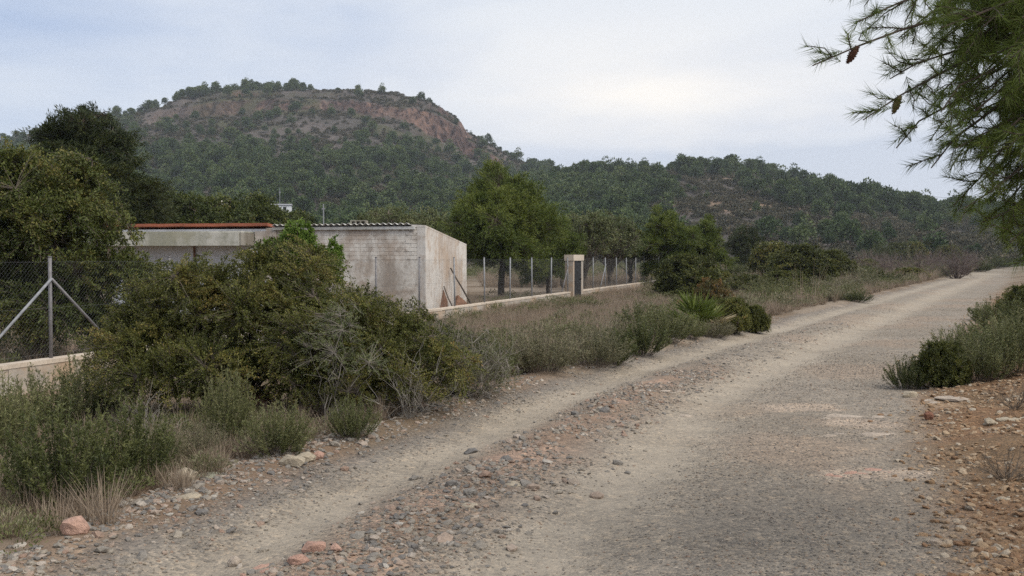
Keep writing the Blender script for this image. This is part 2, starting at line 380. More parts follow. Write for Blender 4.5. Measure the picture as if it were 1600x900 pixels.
# ------------------------------------------------------------------ ground sheet
def axis(parts):
    out = [parts[0][0]]
    for a, b, step, grow in parts:
        x = out[-1]; s = step
        while x < b - 1e-6:
            x = min(b, x + s); out.append(x); s *= grow
    return np.array(out)
def mirror_neg(parts): return -axis(parts)[::-1]
xp = axis([(0, 6.5, 0.075, 1), (6.5, 14, 0.12, 1.004), (14, 40, 0.18, 1.02), (40, 4500, 0.8, 1.12)])
xn = mirror_neg([(0, 3.5, 0.075, 1), (3.5, 10, 0.13, 1.003), (10, 30, 0.25, 1.04), (30, 4500, 1.2, 1.15)])
yp = axis([(0, 3, 0.3, 1), (3, 13, 0.075, 1), (13, 30, 0.12, 1.007), (30, 90, 0.45, 1.02), (90, 6000, 2, 1.12)])
yn = mirror_neg([(0, 12, 0.4, 1.02), (12, 3000, 1.5, 1.35)])
GX = np.concatenate([xn[:-1], xp]); GY = np.concatenate([yn[:-1], yp])
XX, YY = np.meshgrid(GX, GY); gx, gy = XX.ravel(), YY.ravel()
gz = ground_h(gx, gy)
u = road_u(gx, gy); un = u + 0.35 * (fbm(gx, gy, 1.1, 5) - 0.5) + 0.12 * (fbm(gx, gy, 0.3, 6, 2) - 0.5)
def C(*c): return np.array(c)[None, :]
def blend(a, b, f): return a + (b - a) * np.clip(f, 0, 1)[:, None]
soil = np.repeat(C(0.155, 0.115, 0.078), len(gx), 0)
soil = blend(soil, C(0.23, 0.185, 0.14), sstep(0.42, 0.62, fbm(gx, gy, 2.2, 81)))            # dry litter
soil = blend(soil, C(0.19, 0.128, 0.088), 0.6 * sstep(0.55, 0.7, fbm(gx, gy, 3.1, 83)) * sstep(60, 30, gy))  # red earth
bank = sstep(W - 0.45, W + 0.2, un)
soil = blend(soil, C(0.19, 0.118, 0.07), bank * sstep(60, 25, gy))
soil = blend(soil, C(0.29, 0.205, 0.135), bank * sstep(0.52, 0.66, fbm(gx, gy, 0.9, 85)) * sstep(60, 25, gy))
soil = blend(soil, C(0.17, 0.115, 0.07), bank * sstep(0.55, 0.7, fbm(gx, gy, 1.3, 87)) * sstep(60, 25, gy))
rd = sstep(-0.25, 0.2, un) * sstep(W + 0.35, W - 0.25, un)
road = np.repeat(C(0.25, 0.222, 0.188), len(gx), 0)
road = blend(road, C(0.225, 0.198, 0.165), sstep(0.45, 0.62, fbm(gx, gy, 1.4, 91)))
road = blend(road, C(0.28, 0.215, 0.165), 0.5 * sstep(0.56, 0.7, fbm(gx, gy, 2.4, 93)) * (1 - bump(un, 0.55, 0.4)))
wv = 0.75 + 0.5 * fbm(gx, gy, 2.5, 95)
trk = np.maximum(bump(un, 0.62, 0.36), bump(un, 2.25, 0.48)) * wv
trk = trk * (0.65 + 0.5 * sstep(0.35, 0.6, fbm(gx, gy, 0.7, 97)))
road = blend(road, C(0.335, 0.292, 0.235), np.clip(trk, 0, 0.8))
rocky = bump(un, 1.35, 0.33) * sstep(16, 12, gy) * sstep(0.3, 0.5, fbm(gx, gy, 1.2, 99) + 0.12)
road = blend(road, C(0.21, 0.145, 0.105), 0.85 * rocky)
road = blend(road, C(0.31, 0.225, 0.175), rocky * sstep(0.50, 0.60, fbm(gx, gy, 0.5, 101)))
edge = bump(un, 0.02, 0.2)
road = blend(road, C(0.15, 0.142, 0.135), 0.7 * edge)
soil = blend(soil, road, rd)
far = sstep(60, 160, gy)
soil = blend(soil, blend(np.repeat(C(0.13, 0.105, 0.068), len(gx), 0), C(0.085, 0.085, 0.042), sstep(0.4, 0.6, fbm(gx, gy, 25, 103))), far * (1 - 0.85 * rd))
for bx_, by_, bw_, bd_ in ((3.35, 9.6, 0.55, 0.35), (3.2, 10.6, 0.5, 0.3), (2.75, 7.3, 0.4, 0.2)):
    k_ = np.exp(-((gx - bx_) / bw_) ** 2 - ((gy - by_) / bd_) ** 2) * 1.3; soil = blend(soil, C(0.35, 0.29, 0.235), sstep(0.5, 0.8, k_ + 1.6 * (fbm(gx, gy, 0.45, 131) - 0.5)))
grav = np.clip(rd * (1 - 0.75 * np.clip(trk, 0, 1)) + 0.8 * bank + 0.5 * edge + 0.25, 0, 1)
nx, ny = len(GX), len(GY)
ii = (np.arange(ny - 1)[:, None] * nx + np.arange(nx - 1)[None, :]).ravel()
quads = np.stack([ii, ii + 1, ii + nx + 1, ii + nx], 1)
me = mesh_np('ground', np.stack([gx, gy, gz], 1), [quads], smooth=True, colors=np.concatenate([soil, np.ones((len(soil), 1))], 1), extra={'gravel': grav})
m, t, out = new_mat('soil_and_gravel')
v = objco(t)
a = N(t, 'ShaderNodeAttribute'); a.attribute_name = 'soil'
ga = N(t, 'ShaderNodeAttribute'); ga.attribute_name = 'gravel'
vo = N(t, 'ShaderNodeTexVoronoi'); vo.inputs['Scale'].default_value = 48; L(t, v, vo.inputs['Vector'])
vo2 = N(t, 'ShaderNodeTexVoronoi'); vo2.inputs['Scale'].default_value = 19; L(t, v, vo2.inputs['Vector'])
cell = N(t, 'ShaderNodeSeparateColor'); L(t, vo.outputs['Color'], cell.inputs[0])
cell2 = N(t, 'ShaderNodeSeparateColor'); L(t, vo2.outputs['Color'], cell2.inputs[0])
pebble = ramp(t, cell.outputs[0], [(0.0, (0.56, 0.56, 0.57)), (0.3, (0.86, 0.85, 0.84)), (0.7, (1.08, 1.05, 1.0)), (0.92, (1.25, 1.17, 1.08)), (1.0, (1.6, 1.52, 1.42))])
c = mixc(t, math_node(t, 'MULTIPLY', ga.outputs['Fac'], 0.85), a.outputs['Color'], mixc(t, 1.0, a.outputs['Color'], pebble, 'MULTIPLY'))
big = ramp(t, cell2.outputs[1], [(0.0, (0.62, 0.62, 0.64)), (0.12, (1, 1, 1)), (0.9, (1, 1, 1)), (1.0, (1.4, 1.32, 1.22))])
c = mixc(t, math_node(t, 'MULTIPLY', ga.outputs['Fac'], 0.7), c, mixc(t, 1.0, c, big, 'MULTIPLY'))
fine = ramp(t, noise(t, v, 140, 3, 0.7), [(0.25, (0.7, 0.7, 0.7)), (0.75, (1.28, 1.27, 1.25))])
c = mixc(t, 0.8, c, mixc(t, 1.0, c, fine, 'MULTIPLY'))
mot = ramp(t, noise(t, v, 2.6, 5, 0.65), [(0.25, (0.8, 0.8, 0.8)), (0.75, (1.2, 1.19, 1.17))])
c = mixc(t, 0.8, c, mixc(t, 1.0, c, mot, 'MULTIPLY'))
p = N(t, 'ShaderNodeBsdfPrincipled'); L(t, c, p.inputs['Base Color']); p.inputs['Roughness'].default_value = 0.95; p.inputs['Specular IOR Level'].default_value = 0.15
hh = math_node(t, 'ADD', math_node(t, 'MULTIPLY', math_node(t, 'SUBTRACT', 1.0, vo.outputs['Distance']), ga.outputs['Fac']), math_node(t, 'MULTIPLY', noise(t, v, 60, 5, 0.7), 0.8))
L(t, bumpn(t, hh, 0.75, 0.012), p.inputs['Normal'])
L(t, p.outputs[0], out.inputs['Surface'])
GROUND = obj('ground', me, m)
tag(GROUND, 'grey gravel track with pale wheel ruts between stony scrub verges', 'ground', kind='structure')

# ------------------------------------------------------------------ hills
hx = np.concatenate([np.arange(-600, -340, 4.0), np.arange(-340, 40, 2.0), np.arange(40, 760.1, 4.0)]); hy = np.concatenate([np.arange(140, 420, 4.0), np.arange(420, 590, 3.0), np.arange(590, 690, 1.5), np.arange(690, 760, 3.0), np.arange(760, 812, 12.0)])
XX, YY = np.meshgrid(hx, hy); X_, Y_ = XX.ravel(), YY.ravel(); Z_ = hill_h(X_, Y_)
Zg = Z_.reshape(len(hy), len(hx))
gzx = np.gradient(Zg, hx, axis=1); gzy = np.gradient(Zg, hy, axis=0); slope = np.hypot(gzx, gzy).ravel()
col = blend(np.repeat(C(0.092, 0.083, 0.076), len(X_), 0), C(0.122, 0.106, 0.099), sstep(0.42, 0.6, fbm(X_, Y_, 40, 201)))
col = blend(col, C(0.075, 0.075, 0.045), sstep(0.45, 0.65, fbm(X_, Y_, 25, 203)))
rel = Z_ / np.maximum(np.interp(X_, P1[0], P1[1]), 1)
rock = np.clip(sstep(0.75, 1.15, slope + 0.7 * (fbm(X_, Y_, 22, 205) - 0.5)), 0, 1) * (0.25 + 0.75 * sstep(-240, -150, X_)) * sstep(0.66, 0.74, rel) * (Y_ > 560)
col = blend(col, blend(np.repeat(C(0.085, 0.058, 0.053), len(X_), 0), C(0.16, 0.108, 0.092), sstep(0.4, 0.65, fbm(X_, Y_, 16, 207))), rock)
pale = sstep(0.66, 0.74, fbm(X_ * 0.35, Y_, 30, 209)) * sstep(-60, 20, X_)
col = blend(col, C(0.30, 0.215, 0.155), 0.8 * pale)
nx, ny = len(hx), len(hy)
ii = (np.arange(ny - 1)[:, None] * nx + np.arange(nx - 1)[None, :]).ravel()
me = mesh_np('hills', np.stack([X_, Y_, Z_], 1), [np.stack([ii, ii + 1, ii + nx + 1, ii + nx], 1)], smooth=True, colors=np.concatenate([col, np.ones((len(col), 1))], 1), extra={'rock': rock})
m, t, out = new_mat('hill_soil')
v = objco(t); a = N(t, 'ShaderNodeAttribute'); a.attribute_name = 'soil'; ra = N(t, 'ShaderNodeAttribute'); ra.attribute_name = 'rock'
mpn = N(t, 'ShaderNodeMapping'); mpn.inputs['Scale'].default_value = (1, 1, 0.35); L(t, v, mpn.inputs['Vector'])
c = mixc(t, 0.9, a.outputs['Color'], mixc(t, 1.0, a.outputs['Color'], ramp(t, noise(t, v, 0.22, 6, 0.75), [(0.3, (0.55, 0.55, 0.52)), (0.7, (1.4, 1.35, 1.3))]), 'MULTIPLY'))
crack = ramp(t, noise(t, mpn.outputs[0], 0.30, 5, 0.7), [(0.40, (0.28, 0.25, 0.27)), (0.5, (0.95, 0.95, 0.95)), (0.66, (1.5, 1.35, 1.2))])
c = mixc(t, ra.outputs['Fac'], c, mixc(t, 1.0, c, crack, 'MULTIPLY'))
p = N(t, 'ShaderNodeBsdfPrincipled'); L(t, c, p.inputs['Base Color']); p.inputs['Roughness'].default_value = 0.95; p.inputs['Specular IOR Level'].default_value = 0.1
L(t, bumpn(t, noise(t, mpn.outputs[0], 0.35, 6, 0.7), 1.0, 2.5), p.inputs['Normal'])
L(t, p.outputs[0], out.inputs['Surface'])
tag(obj('hills', me, m), 'flat-topped hill with red cliffs and the lower wooded ridge beside it', 'hill', kind='structure')

# ------------------------------------------------------------------ plant builders
def lobe_points(rng, lobes, n, shell=0.55, zmin=-0.25, lump=0.3):
    w = np.array([l[6] if len(l) > 6 else l[3] * l[4] * l[5] for l in lobes], float); w /= w.sum()
    k = rng.choice(len(lobes), n, p=w); Lb = np.array([l[:6] for l in lobes], float)[k]
    d = norm(rng.normal(size=(n, 3))); d[:, 2] = np.where(d[:, 2] < zmin, -d[:, 2], d[:, 2])
    r = shell + (1 - shell) * rng.random(n) ** 0.6
    lum = 1 + lump * (2 * fbm(d[:, 0] * 2.3 + k * 7.7, d[:, 1] * 2.3 + d[:, 2] * 3.1, 1.0, 7, 3) - 1)
    return Lb[:, :3] + Lb[:, 3:] * d * (r * lum)[:, None], d, k
def limbs(rng, base, lobes, n, r0, jit=0.12, trunk=None):
    """crooked limbs from the base (or from up the trunk) into the lobes; returns polylines (n,8,3)"""
    tip, _, _ = lobe_points(rng, lobes, n, 0.15, -0.2, 0.1)
    b = np.repeat(np.array(base, float)[None], n, 0)
    if trunk is not None:
        s = rng.random(n) ** 0.8; b = trunk[0] + (trunk[1] - trunk[0]) * s[:, None]
    else: b = b + rng.normal(size=(n, 3)) * np.array([0.06, 0.06, 0.0])
    tt = np.linspace(0, 1, 8)[None, :, None]
    mid = b * 0.5 + tip * 0.5; mid[:, 2] += np.linalg.norm((tip - b)[:, :2], axis=1) * 0.12
    P = (1 - tt) ** 2 * b[:, None] + 2 * tt * (1 - tt) * mid[:, None] + tt ** 2 * tip[:, None]
    sz = np.linalg.norm(tip - b, axis=1)[:, None, None]
    P = P + rng.normal(size=P.shape) * jit * 0.35 * sz * np.sin(tt * math.pi)
    return P
def plant(name, seed, lobes, n_twig, per, ln, wd, leafmat, twigmat=None, n_limb=18, limb_r=0.03, twig_r=0.004, trunk=None, trunk_r=0.0, shell=0.5,
          needle=False, up=0.2, spread=0.9, zmin=-0.25, lump=0.3, names=('stem', 'foliage'), loc=(0, 0, 0), rz=0, bare=0.0, along=0.35, parent_only=False, jit=0.12, tn=0.5):
    rng = np.random.default_rng(seed)
    g = Geo(); f = Geo()
    tr = None
    if trunk is not None:
        tr = np.array(trunk, float); P = tr.copy()
        if len(P) == 2:
            s = np.linspace(0, 1, 7)[:, None]; P = P[0] + (P[1] - P[0]) * s + rng.normal(size=(7, 3)) * trunk_r * 0.5 * np.array([1, 1, 0]) * np.sin(s * math.pi)
        g.tube(P, np.linspace(trunk_r * 1.25, trunk_r * 0.45, len(P)), 8)
        k = max(1, len(P) * 45 // 100); P2 = (P[k], P[-1])
    LP = limbs(rng, (0, 0, 0), lobes, n_limb, limb_r, jit, P2 if trunk is not None else None)
    g.tubes(LP, limb_r, limb_r * 0.3, sides=5)
    E, d, k = lobe_points(rng, lobes, n_twig, shell, zmin, lump)
    E = E[E[:, 2] > 0.02]; n = len(E)
    flat = LP[:, 2:].reshape(-1, 3)
    best = np.zeros(n, int); 
    for s in range(0, n, 2000):
        dd = ((E[s:s + 2000, None] - flat[None]) ** 2).sum(-1); dd *= 1 + 0.4 * rng.random(dd.shape); best[s:s + 2000] = dd.argmin(1)
    A = flat[best]
    tt = np.linspace(0, 1, 4)[None, :, None]
    mid = (A + E) / 2; mid[:, 2] += 0.08 * np.linalg.norm(E - A, axis=1); mid += rng.normal(size=mid.shape) * 0.08 * np.linalg.norm(E - A, axis=1)[:, None]
    TP = (1 - tt) ** 2 * A[:, None] + 2 * tt * (1 - tt) * mid[:, None] + tt ** 2 * E[:, None]
    g.tubes(TP, twig_r, twig_r * 0.45, sides=3)
    keep = rng.random(n) >= bare
    B0, M0, E0 = A[keep], mid[keep], E[keep]; n = len(E0)
    if n and per:
        s = along + (1 - along) * rng.random((n, per)) ** 0.7; s = s[..., None]
        P = (1 - s) ** 2 * B0[:, None] + 2 * s * (1 - s) * M0[:, None] + s ** 2 * E0[:, None]
        D = norm(2 * (1 - s) * (M0 - B0)[:, None] + 2 * s * (E0 - M0)[:, None])
        clump = np.clip(tn + 0.9 * (fbm(E0[:, 0] * 1.0 + E0[:, 2], E0[:, 1] + 0.7 * E0[:, 2], 0.28 * max(l[3] for l in lobes), seed, 2) - 0.5) + rng.normal(size=n) * 0.07, 0, 1)
        T = np.clip(clump[:, None] + rng.normal(size=(n, per)) * 0.14, 0, 1).ravel()
        if needle:
            D = D * 0.75 + rng.normal(size=P.shape) * 0.5 + np.array([0, 0, up])
            f.needles(P.reshape(-1, 3), D.reshape(-1, 3), ln * (0.7 + 0.6 * rng.random(n * per)), wd, rng, T)
        else:
            D = D * 0.6 + rng.normal(size=P.shape) * spread * 0.6 + np.array([0, 0, up])
            P = P + rng.normal(size=P.shape) * ln * 0.35
            f.leaves(P.reshape(-1, 3), D.reshape(-1, 3), ln * (0.6 + 0.7 * rng.random(n * per)), wd * (0.7 + 0.5 * rng.random(n * per)), rng, T)
    root = empty(name, loc, rz)
    obj(names[0], g.mesh(names[0]), twigmat or TWIG, root)
    if f.n: obj(names[1], f.mesh(names[1]), leafmat, root)
    return root
def herb(seed, h, r, stems, per, ln, wd, leafmat, name='rosemary_shrub', lean=0.7, stem_r=0.0022, tn=0.5):
    """upright many-stemmed small shrub"""
    rng = np.random.default_rng(seed); g = Geo(); f = Geo()
    az = rng.random(stems) * 2 * math.pi; q = rng.random(stems) ** 0.55
    hh = h * (0.55 + 0.5 * rng.random(stems)) * (1 - 0.45 * q ** 2)
    base = np.stack([np.cos(az) * q * r * 0.35, np.sin(az) * q * r * 0.35, np.zeros(stems)], 1)
    tip = np.stack([np.cos(az) * q * r, np.sin(az) * q * r, hh], 1) + rng.normal(size=(stems, 3)) * 0.05 * r
    mid = (base + tip) / 2 + np.stack([np.cos(az) * q * r * 0.12, np.sin(az) * q * r * 0.12, hh * 0.02], 1) + rng.normal(size=(stems, 3)) * 0.05 * h
    tt = np.linspace(0, 1, 5)[None, :, None]
    TP = (1 - tt) ** 2 * base[:, None] + 2 * tt * (1 - tt) * mid[:, None] + tt ** 2 * tip[:, None]
    g.tubes(TP, stem_r, stem_r * 0.5, sides=3)
    s = (0.25 + 0.75 * rng.random((stems, per)))[..., None]
    P = (1 - s) ** 2 * base[:, None] + 2 * s * (1 - s) * mid[:, None] + s ** 2 * tip[:, None]
    D = norm(2 * (1 - s) * (mid - base)[:, None] + 2 * s * (tip - mid)[:, None])
    D = D * lean + rng.normal(size=P.shape) * 0.5
    T = np.clip(tn + rng.normal(size=(stems, 1)) * 0.16 + (s[..., 0] - 0.6) * 0.45 + rng.normal(size=(stems, per)) * 0.1, 0, 1).ravel()
    f.leaves(P.reshape(-1, 3), D.reshape(-1, 3), ln * (0.6 + 0.7 * rng.random(stems * per)), wd, rng, T)
    root = empty(name); obj('stem', g.mesh('stem'), TWIG, root); obj('foliage', f.mesh('foliage'), leafmat, root)
    return root
def grass_mesh(seed, blades, h, r, wd=0.004, droop=0.5):
    rng = np.random.default_rng(seed); g = Geo()
    az = rng.random(blades) * 2 * math.pi; q = rng.random(blades)
    base = np.stack([np.cos(az), np.sin(az), np.zeros(blades)], 1) * (q * r * 0.4)[:, None]
    hh = h * (0.45 + 0.6 * rng.random(blades)); a2 = az + rng.normal(size=blades) * 0.5; lean = h * droop * rng.random(blades)
    tip = base + np.stack([np.cos(a2) * lean, np.sin(a2) * lean, hh], 1)
    mid = (base + tip) / 2 + np.array([0, 0, 1]) * (0.1 * hh)[:, None]
    tt = np.linspace(0, 1, 4)[None, :, None]
    P = (1 - tt) ** 2 * base[:, None] + 2 * tt * (1 - tt) * mid[:, None] + tt ** 2 * tip[:, None]
    S = norm(np.cross(tip - base, rng.normal(size=(blades, 3))))[:, None] * wd * 0.5 * np.array([1, 0.9, 0.6, 0.15])[None, :, None]
    V = np.stack([P - S, P + S], 2).reshape(blades, 8, 3)
    i = (np.arange(blades) * 8)[:, None, None]; j = (np.arange(3) * 2)[None, :, None]
    q4 = (i + j + np.array([0, 1, 3, 2])[None, None]).reshape(-1, 4)
    g.add(V.reshape(-1, 3), F4=q4, t=np.repeat(np.clip(0.5 + rng.normal(size=blades) * 0.2, 0, 1), 8))
    return g.mesh('grass_tuft')
def dead_shrub(seed, h, r, n, mat=None, name='dead_shrub', sub=5, tr=0.004):
    rng = np.random.default_rng(seed); g = Geo()
    az = rng.random(n) * 2 * math.pi; q = rng.random(n) ** 0.6
    tip = np.stack([np.cos(az) * q * r, np.sin(az) * q * r, h * (0.4 + 0.6 * rng.random(n)) * (1 - 0.4 * q)], 1)
    base = tip * np.array([0.15, 0.15, 0.0]); mid = (base + tip) / 2 + rng.normal(size=tip.shape) * 0.1 * h
    tt = np.linspace(0, 1, 6)[None, :, None]
    P = (1 - tt) ** 2 * base[:, None] + 2 * tt * (1 - tt) * mid[:, None] + tt ** 2 * tip[:, None] + rng.normal(size=(n, 6, 3)) * 0.02 * h
    g.tubes(P, tr, tr * 0.4, np.clip(0.4 + rng.normal(size=n) * 0.2, 0, 1), sides=4)
    for _ in range(sub):
        k = rng.integers(2, 6, n); A = P[np.arange(n), k]; d = norm(norm(tip - base) + rng.normal(size=(n, 3)) * 0.7) * (h * 0.3 * (0.4 + rng.random(n)))[:, None]
        Q = A[:, None] + d[:, None] * np.linspace(0, 1, 4)[None, :, None] + rng.normal(size=(n, 4, 3)) * 0.02 * h * np.linspace(0, 1, 4)[None, :, None]
        g.tubes(Q, tr * 0.5, tr * 0.2, np.clip(0.6 + rng.normal(size=n) * 0.2, 0, 1), sides=3)
    root = empty(name); obj('twig', g.mesh('twig'), mat or DEADTWIG, root)
    return root

# ------------------------------------------------------------------ scatter of uncountable stuff
def proto_collection(name, objs):
    c = bpy.data.collections.new(name)
    for i, (nm, me) in enumerate(objs): c.objects.link(bpy.data.objects.new('%s_%02d' % (nm, i), me))
    return c
def scatter(name, P, rot, scl, pick, coll, label, cat):
    me = bpy.data.meshes.new(name); n = len(P)
    me.vertices.add(n); me.vertices.foreach_set('co', np.asarray(P, np.float32).ravel())
    a = me.attributes.new('rot', 'FLOAT_VECTOR', 'POINT'); a.data.foreach_set('vector', np.asarray(rot, np.float32).ravel())
    a = me.attributes.new('scl', 'FLOAT_VECTOR', 'POINT'); a.data.foreach_set('vector', np.asarray(scl, np.float32).ravel())
    a = me.attributes.new('pick', 'INT', 'POINT'); a.data.foreach_set('value', np.asarray(pick, np.int32))
    o = obj(name, me)
    ng = bpy.data.node_groups.new(name, 'GeometryNodeTree')
    ng.interface.new_socket('Geometry', in_out='INPUT', socket_type='NodeSocketGeometry')
    ng.interface.new_socket('Geometry', in_out='OUTPUT', socket_type='NodeSocketGeometry')
    gi = ng.nodes.new('NodeGroupInput'); go = ng.nodes.new('NodeGroupOutput')
    ci = ng.nodes.new('GeometryNodeCollectionInfo'); ci.inputs['Collection'].default_value = coll; ci.inputs['Separate Children'].default_value = True; ci.inputs['Reset Children'].default_value = True
    ip = ng.nodes.new('GeometryNodeInstanceOnPoints'); ip.inputs['Pick Instance'].default_value = True
    def na(nm, dt):
        q = ng.nodes.new('GeometryNodeInputNamedAttribute'); q.data_type = dt; q.inputs['Name'].default_value = nm
        return [s for s in q.outputs if s.name == 'Attribute' and s.enabled][0]
    er = ng.nodes.new('FunctionNodeEulerToRotation')
    ng.links.new(na('rot', 'FLOAT_VECTOR'), er.inputs[0])
    ng.links.new(gi.outputs[0], ip.inputs['Points']); ng.links.new(ci.outputs[0], ip.inputs['Instance'])
    ng.links.new(na('pick', 'INT'), ip.inputs['Instance Index']); ng.links.new(er.outputs[0], ip.inputs['Rotation']); ng.links.new(na('scl', 'FLOAT_VECTOR'), ip.inputs['Scale'])
    ng.links.new(ip.outputs[0], go.inputs[0])
    md = o.modifiers.new('scatter', 'NODES'); md.node_group = ng
    return tag(o, label, cat, kind='stuff')

# ------------------------------------------------------------------ hill trees
def hill_tree(seed, tall=1.0):
    rng = np.random.default_rng(seed)
    g = Geo(); f = Geo()
    H = 6.0 * tall
    g.tube([(0, 0, -0.5), (0.1, 0.05, H * 0.3), (0.15 * rng.normal(), 0.15 * rng.normal(), H * 0.7)], [0.2, 0.15, 0.07], 5)
    lobes = []
    for i in range(7):
        a = rng.random() * 6.28; q = 1.3 * rng.random()
        lobes.append((math.cos(a) * q, math.sin(a) * q, H * (0.26 + 0.46 * rng.random()), 1.1 + 0.6 * rng.random(), 1.1 + 0.6 * rng.random(), 0.75 + 0.5 * rng.random()))
    lobes.append((0, 0, H * 0.72, 1.1, 1.1, 1.1)); lobes.append((0.2, 0, H * 0.35, 1.5, 1.5, 1.2))
    E, d, k = lobe_points(rng, lobes, 620, 0.55, -0.5, 0.35)
    tk = rng.random(len(lobes))
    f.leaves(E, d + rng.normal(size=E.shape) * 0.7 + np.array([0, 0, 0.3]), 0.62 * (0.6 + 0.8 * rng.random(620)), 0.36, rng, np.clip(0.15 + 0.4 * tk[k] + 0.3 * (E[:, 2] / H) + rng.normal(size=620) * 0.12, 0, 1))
    return g.mesh('trunk'), f.mesh('crown')
def join_mesh(name, parts):
    """parts: (mesh, material); one mesh with several materials"""
    import bmesh
    me = bpy.data.meshes.new(name); Vs, Fs3, Fs4, T, mi = [], [], [], [], []
    bm = bmesh.new()
    for i, (pm, mat) in enumerate(parts):
        me.materials.append(mat); k0 = len(bm.faces)
        bm.from_mesh(pm); bm.faces.ensure_lookup_table()
        for fc in bm.faces[k0:]: fc.material_index = i
    bm.to_mesh(me); bm.free(); return me
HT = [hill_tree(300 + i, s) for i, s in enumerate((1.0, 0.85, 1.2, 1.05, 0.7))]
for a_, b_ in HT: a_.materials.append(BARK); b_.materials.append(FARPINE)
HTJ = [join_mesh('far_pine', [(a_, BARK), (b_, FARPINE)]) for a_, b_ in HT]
rng = np.random.default_rng(77)
n = 40000
ty = 175 + (785 - 175) * rng.random(n) ** 0.9; tx = (rng.random(n) * 2100 - 250 - 800) / F * ty
tz = hill_h(tx, ty)
e = 3.0
sl = np.hypot(hill_h(tx + e, ty) - tz, hill_h(tx, ty + e) - tz) / e
t1 = (ty - 170) / (Y1 - 170)
px_ = 800 + F * tx / ty; py_ = HORIZON - F * (tz - EYE) / ty
dens = 0.12 + 0.7 * sstep(0.36, 0.58, fbm(tx, ty, 60, 301, 3))
low1 = sstep(222, 262, py_) * sstep(900, 780, px_)                    # wooded skirt of the flat-topped hill
dens = np.where(px_ < 800, dens * (0.14 + 0.95 * low1) + 0.22 * low1, dens)
ridge = (px_ >= 800) & (px_ < 1010); dens = np.where(ridge, 0.35 + dens, dens)
bare = (px_ > 1060) & (px_ < 1180) & (py_ > 282) & (py_ < 345); dens = np.where(bare, dens * 0.25, dens)
bare = (px_ > 640) & (px_ < 830) & (py_ > 235) & (py_ < 300) & (px_ + 0.6 * py_ < 1000); dens = np.where(bare, dens * 0.3, dens)
right = (px_ > 1010); dens = np.where(right, dens * 0.6 * (0.35 + 1.1 * sstep(0.42, 0.56, fbm(tx, ty, 38, 333, 3))), dens)
dens = np.where((ty > 660) & (px_ > 150) & (px_ < 250), 0.35, dens)
dens = np.where((ty > 670) & (ty < 720) & (px_ >= 280) & (px_ < 480), 1.3, dens)
dens = np.where((ty > 670) & (px_ >= 480) & (px_ < 740), 0.05, dens)
dens = np.where((ty > 455) & (ty < 510) & (px_ > 990) & (px_ < 1190), 0.5, dens)
dens = np.where(sl > 0.8, dens * 0.15, dens)
dens = np.where(ty < 260, dens * 0.7, dens)
ok = (rng.random(n) < dens * 0.46) & (tz > 0.5)
TX, TY, TZ = tx[ok], ty[ok], tz[ok]; n = len(TX)
ts = (0.5 + 1.15 * rng.random(n) ** 1.6) * np.where(TY < 330, 0.95, 1.05); pk = rng.integers(0, len(HT), n); rz = rng.random(n) * 6.28
# the ones that show largest and stand clear of what is in front of them become individuals
PX = 800 + F * TX / TY; PY = HORIZON - F * (TZ - EYE) / TY
qq = np.linspace(0.25, 0.99, 60)[None]; ang_top = (TZ + 3.5 * ts - EYE) / TY
ridge_ang = np.max(np.where(TY[:, None] * qq > 150, (hill_h(TX[:, None] * qq, TY[:, None] * qq) - EYE) / (TY[:, None] * qq), -1), 1)
seen = ang_top > ridge_ang
show = ts / TY * seen * ((PX > 225) & (PX < 1500)) * (PY < 345)
sky_line = seen & (((TY > 670) & (PX > 150) & (PX < 480)) | ((TY > 450) & (TY < 520) & (PX > 990) & (PX < 1320)) | ((TY > 650) & (PX > 480) & (PX < 760)))
show = np.where(sky_line & (PX > 0) & (PX < 1500), show + 0.0017, show)
order = np.argsort(-show)[:300]; ind = np.zeros(n, bool); ind[order] = True
for i in order:
    r = empty('far_pine', (TX[i], TY[i], TZ[i] - 0.1), rz[i]); r.scale = (ts[i],) * 3
    obj('trunk', HT[pk[i]][0], None, r); obj('crown', HT[pk[i]][1], None, r)
    if sky_line[i] and PX[i] < 480: tag(r, 'dark pine standing on the crest of the flat-topped hill', 'pine tree', 'pines on the crest of the flat-topped hill')
    elif sky_line[i] and PX[i] < 760: tag(r, 'lone small pine on the skyline above the red cliffs', 'pine tree', 'pines above the red cliffs')
    elif sky_line[i]: tag(r, 'round pine on the skyline of the low ridge beside the flat-topped hill', 'pine tree', 'pines on the low ridge skyline')
    elif PX[i] < 800: tag(r, 'round green pine on the lower slope under the flat-topped hill', 'pine tree', 'pines on the lower slope of the flat-topped hill')
    else: tag(r, 'round green pine on the slope of the low ridge', 'pine tree', 'pines on the slope of the low ridge')
rest = ~ind
cT = proto_collection('far_pine_kinds', [('far_pine_kind', m_) for m_ in HTJ])
k = rest.sum()
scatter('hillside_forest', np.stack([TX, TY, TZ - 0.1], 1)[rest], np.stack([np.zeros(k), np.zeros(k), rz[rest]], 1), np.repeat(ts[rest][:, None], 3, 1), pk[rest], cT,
        'far pine wood covering the hill and ridge behind the building', 'forest')
